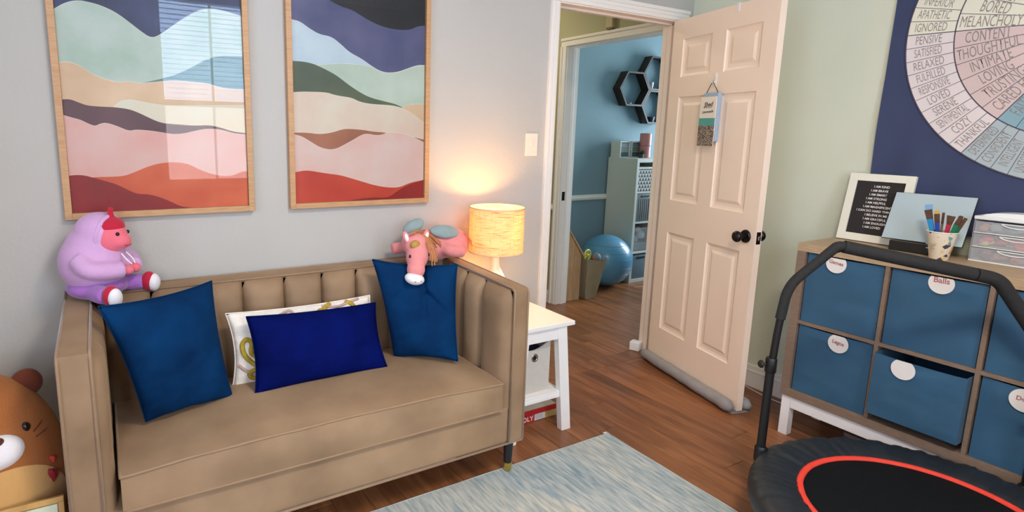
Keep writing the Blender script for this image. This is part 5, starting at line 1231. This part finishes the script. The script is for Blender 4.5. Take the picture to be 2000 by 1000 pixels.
stf = blob('white_stuffing', b, WHPL, cbn, .008, 4); stf['kind'] = 'stuff'
part('grey_cloth', bx(s0+.045, s1-.045, q0+.03, q0+.27, .30, .37, bev=.015), mat('grey_cloth', (120, 126, 132), .9, .1, 20), cbn)
cubebin('blue_grey_bin', 'blue-grey fabric bin in the bottom cube of the white tower', .031, .262, mat('blue_grey_fabric', (112, 134, 146), .8, .04, 10))
for i, (x0, lab) in enumerate(((1.172, 'small grey three-drawer organizer on the left end of the white tower'), (1.322, 'small white drawer organizer with a plant before it on the white tower'))):
    t = thing('mini_organizer', lab, 'organizer', (x0+.065, 1.67, zt)); w = .13
    part('case', (lambda b: (box(b, x0, x0+.012, 1.60, 1.72, zt+.0005, zt+.155), box(b, x0+w-.012, x0+w, 1.60, 1.72, zt+.0005, zt+.155), box(b, x0+.012, x0+w-.012, 1.60, 1.72, zt+.143, zt+.155), box(b, x0+.012, x0+w-.012, 1.60, 1.72, zt+.0005, zt+.01), box(b, x0+.012, x0+w-.012, 1.715, 1.72, zt+.01, zt+.143), box(b, x0+.012, x0+w-.012, 1.60, 1.715, zt+.052, zt+.056), box(b, x0+.012, x0+w-.012, 1.60, 1.715, zt+.098, zt+.102), b)[-1])(B()), WSH, t)
    for z, c in ((.012, (70, 96, 100)), (.058, (120, 128, 124)), (.104, (110, 120, 126))):
        part('drawer', bx(x0+.014, x0+w-.014, 1.602, 1.70, zt+z, zt+z+.034, bev=.002), mat('drawer_grey_%d' % c[0], c, .5), t)
pp_ = thing('small_plant', 'tiny dark green plant on top of the white tower', 'plant', (1.37, 1.52, zt))
b = B(); lathe(b, [(.022, zt+.0005), (.028, zt+.035), (.025, zt+.035), (.0, zt+.03)], (1.37, 1.52, 0), 16, cap=False); part('pot', b, mat('dark_pot', (60, 66, 66), .6), pp_, smooth=True, autos=40)
b = B(); random.seed(5)
for k in range(40):
    a = random.random()*2*pi; e = random.uniform(.1, 1.3); L_ = random.uniform(.03, .06); p = Vector((1.37, 1.52, zt+.034)); q = p+Vector((cos(a)*cos(e), sin(a)*cos(e), sin(e)))*L_; s_ = Vector((-sin(a), cos(a), 0))*.007
    b.faces.new([b.verts.new(v) for v in (p, (p+q)/2+s_, q, (p+q)/2-s_)])
lf = part('foliage', b, mat('dark_leaf', (54, 78, 58), .6), pp_); lf['kind'] = 'stuff'
pk = thing('pink_canister', 'pink two-tier canister at the right end of the white tower', 'canister', (1.462, 1.56, zt))
PKC_ = mat('salmon_tin', (206, 132, 128), .45, .04, 10)
b = B(); lathe(b, [(.05, zt+.0005), (.052, zt+.006), (.052, zt+.105), (.048, zt+.11)], (1.462, 1.56, 0), 28); part('lower_tier', b, PKC_, pk, smooth=True, autos=40)
b = B(); lathe(b, [(.05, zt+.112), (.054, zt+.116), (.054, zt+.225), (.05, zt+.232), (.0, zt+.236)], (1.462, 1.56, 0), 28, cap=False); part('upper_tier', b, PKC_, pk, smooth=True, autos=40)

HEXM = mat('dark_walnut', (44, 32, 28), .5, .15, 20)
def hexshelf(label, cx, cz):
    t = thing('hexagon_shelf', label, 'wall shelf', (cx, 1.70, cz)); O = [(.205, 0), (.105, .160), (-.105, .160), (-.205, 0), (-.105, -.160), (.105, -.160)]; k = .90
    for i in range(6):
        a, c = O[i], O[(i+1) % 6]; b = B(); P = []
        for y in (1.655, 1.747): P += [(cx+a[0], y, cz+a[1]), (cx+c[0], y, cz+c[1]), (cx+c[0]*k, y, cz+c[1]*k), (cx+a[0]*k, y, cz+a[1]*k)]
        hexa(b, P); bmesh.ops.recalc_face_normals(b, faces=b.faces); part('board', b, HEXM, t)
hexshelf('dark wooden hexagon wall shelf, the left one of three on the blue wall', 1.375, 1.822)
hexshelf('dark wooden hexagon wall shelf, the upper right one of three on the blue wall', 1.375+.312, 1.822+.161)
hexshelf('dark wooden hexagon wall shelf, the lower right one of three on the blue wall', 1.375+.312, 1.822-.161)
for (x, z, r, h, c, lab) in ((1.345, 1.822-.1435, .022, .014, (210, 216, 220), 'tiny pale dish standing in the left hexagon shelf'), (1.63, 1.822+.161-.1435, .024, .06, (206, 210, 206), 'small white cup standing in the upper right hexagon shelf'), (1.66, 1.822-.161-.1435, .04, .05, (44, 44, 66), 'small dark blue bowl standing in the lower right hexagon shelf')):
    b = B(); lathe(b, [(r*.7, z), (r, z+h), (r*.88, z+h), (r*.6, z+h*.3), (0, z+h*.3)], (x, 1.69, 0), 20, cap=False); tag(part('small_vessel', b, mat('vessel_%d' % c[0], c, .5), smooth=True, autos=40), lab, 'dish')

ball = thing('exercise_ball', 'large pale blue exercise ball on the floor in front of the white tower', 'ball', (.889, 1.42, 0))
b = B(); ell(b, (.889, 1.42, .2395), (.24, .24, .239), u=48, v=32); part('ball', b, mat('blue_vinyl', (92, 152, 188), .32, .03, 6, coat=.2), ball, smooth=True)
b = B(); q = Vector((.889, 1.42, .24)); dd = Vector((-.72, -.66, .22)).normalized(); tube(b, [q+dd*.236, q+dd*.2425], .02, 20); part('valve_plug', b, mat('grey_valve', (110, 128, 140), .5), ball, smooth=True, autos=40)
b = B()
for z in (-.16, -.10, -.04, .04, .10, .16):
    r = sqrt(.24**2-z*z)+.0004; tube(b, [(.889+r*cos(2*pi*k/60), 1.42+r*sin(2*pi*k/60), .24+z) for k in range(60)], .0012, 5, closed=True)
part('grip_ribs', b, MATS['blue_vinyl'], ball, smooth=True)
hs = thing('wooden_playhouse', 'pale wooden toy house with a sloping roof, just inside the blue room', 'toy house', (.27, 1.3, 0))
PINE = mat('pale_pine', (196, 160, 118), .6, col2=(176, 140, 100), vscale=5, stretch=(12, 12, 1.5)); hx0, hx1, hy0, hy1 = .185, .345, 1.172, 1.50
for k in range(4): xx0 = hx0+(hx1-hx0)*k/4; part('wall_plank', bx(xx0+.0008, xx0+(hx1-hx0)/4-.0008, hy0, hy0+.012, 0, .385, bev=.001), PINE, hs)
for k in range(5): yy0 = hy0+.012+(hy1-hy0-.012)*k/5; part('side_plank', bx(hx1-.012, hx1, yy0+.0008, yy0+(hy1-hy0-.012)/5-.0008, 0, .385, bev=.001), PINE, hs)
part('back_wall', bx(hx0, hx1-.013, hy1-.012, hy1, 0, .385), PINE, hs); part('side_wall', bx(hx0, hx0+.012, hy0+.013, hy1-.013, 0, .385), PINE, hs)
b = B(); P = [(hx0, .386), (hx1, .386), (hx0, .605)]; v = [[b.verts.new((x, y, z)) for x, z in P] for y in (hy0, hy0+.012)]
b.faces.new(v[0]); b.faces.new(v[1][::-1])
for i in range(3): b.faces.new((v[0][i], v[1][i], v[1][(i+1) % 3], v[0][(i+1) % 3]))
bmesh.ops.recalc_face_normals(b, faces=b.faces); part('gable', b, PINE, hs)
b = B(); hexa(b, [(hx0, hy0-.015, .607), (hx1+.02, hy0-.015, .366), (hx1+.02, hy1+.01, .366), (hx0, hy1+.01, .607), (hx0, hy0-.015, .622), (hx1+.03, hy0-.015, .374), (hx1+.03, hy1+.01, .374), (hx0, hy1+.01, .622)]); bmesh.ops.recalc_face_normals(b, faces=b.faces); part('roof_panel', b, PINE, hs)
bag = thing('paper_bag', 'brown paper bag standing between the toy house and the blue ball', 'bag', (.50, 1.18, 0))
KR_ = mat('kraft_paper', (150, 140, 112), .85, .06, 14, .4, 40)
b = B(); P0_ = [(.395, 1.15), (.495, 1.135), (.505, 1.22), (.405, 1.235)]; P1_ = [(.372, 1.125), (.568, 1.10), (.580, 1.225), (.388, 1.25)]
v0 = [b.verts.new((x, y, .001)) for x, y in P0_]; v1 = [b.verts.new((x, y, .352-.03*(i in (1, 2)))) for i, (x, y) in enumerate(P1_)]; b.faces.new(v0[::-1])
for i in range(4): b.faces.new((v0[i], v0[(i+1) % 4], v1[(i+1) % 4], v1[i]))
bmesh.ops.subdivide_edges(b, edges=b.edges[:], cuts=5, use_grid_fill=True)
for v in b.verts: v.co += Vector((noise.noise(v.co*18), noise.noise(v.co*18+Vector((5, 0, 0))), 0))*.007
bo = part('paper_body', b, KR_, bag); sd = bo.modifiers.new('s', 'SOLIDIFY'); sd.thickness = .002; sd.offset = -1
ys = thing('yellow_wheel_toy', 'yellow wheel toy poking out of the paper bag', 'toy', (.43, 1.2, .30))
b = B(); C0 = Vector((.425, 1.185, .375)); tube(b, [C0+Vector((.044*cos(2*pi*k/32), .012*cos(2*pi*k/32), .044*sin(2*pi*k/32))) for k in range(32)], .009, 8, closed=True); YT = mat('yellow_plastic', (206, 200, 84), .4); part('rim', b, YT, ys, smooth=True)
b = B()
for k in range(5): a = 2*pi*k/5; tube(b, [C0, C0+Vector((.04*cos(a), .011*cos(a), .04*sin(a)))], .005, 6)
ell(b, C0, .014, u=12, v=8); part('spokes', b, YT, ys, smooth=True)
rt_ = thing('grey_toy_ball', 'small grey and red toy ball in the mouth of the paper bag', 'toy', (.50, 1.18, .30))
b = B(); ell(b, (.512, 1.17, .348), .042, u=20, v=14); part('ball', b, mat('grey_toy', (120, 124, 132), .6, .1, 30), rt_, smooth=True); b = B(); ell(b, (.478, 1.15, .338), (.018, .012, .02), u=12, v=8); part('red_patch', b, mat('red_toy', (170, 80, 70), .6), rt_, smooth=True)

# flush ceiling lamp (above the frame)
cl = thing('ceiling_light', 'flush round ceiling lamp over the middle of the room, above the frame', 'ceiling light', (-2.1, -2.3, CZ))
b = B(); lathe(b, [(.27, CZ), (.27, CZ-.03), (.255, CZ-.035)], (-2.1, -2.3, 0), 40); part('pan', b, WHITEP, cl, smooth=True, autos=40)
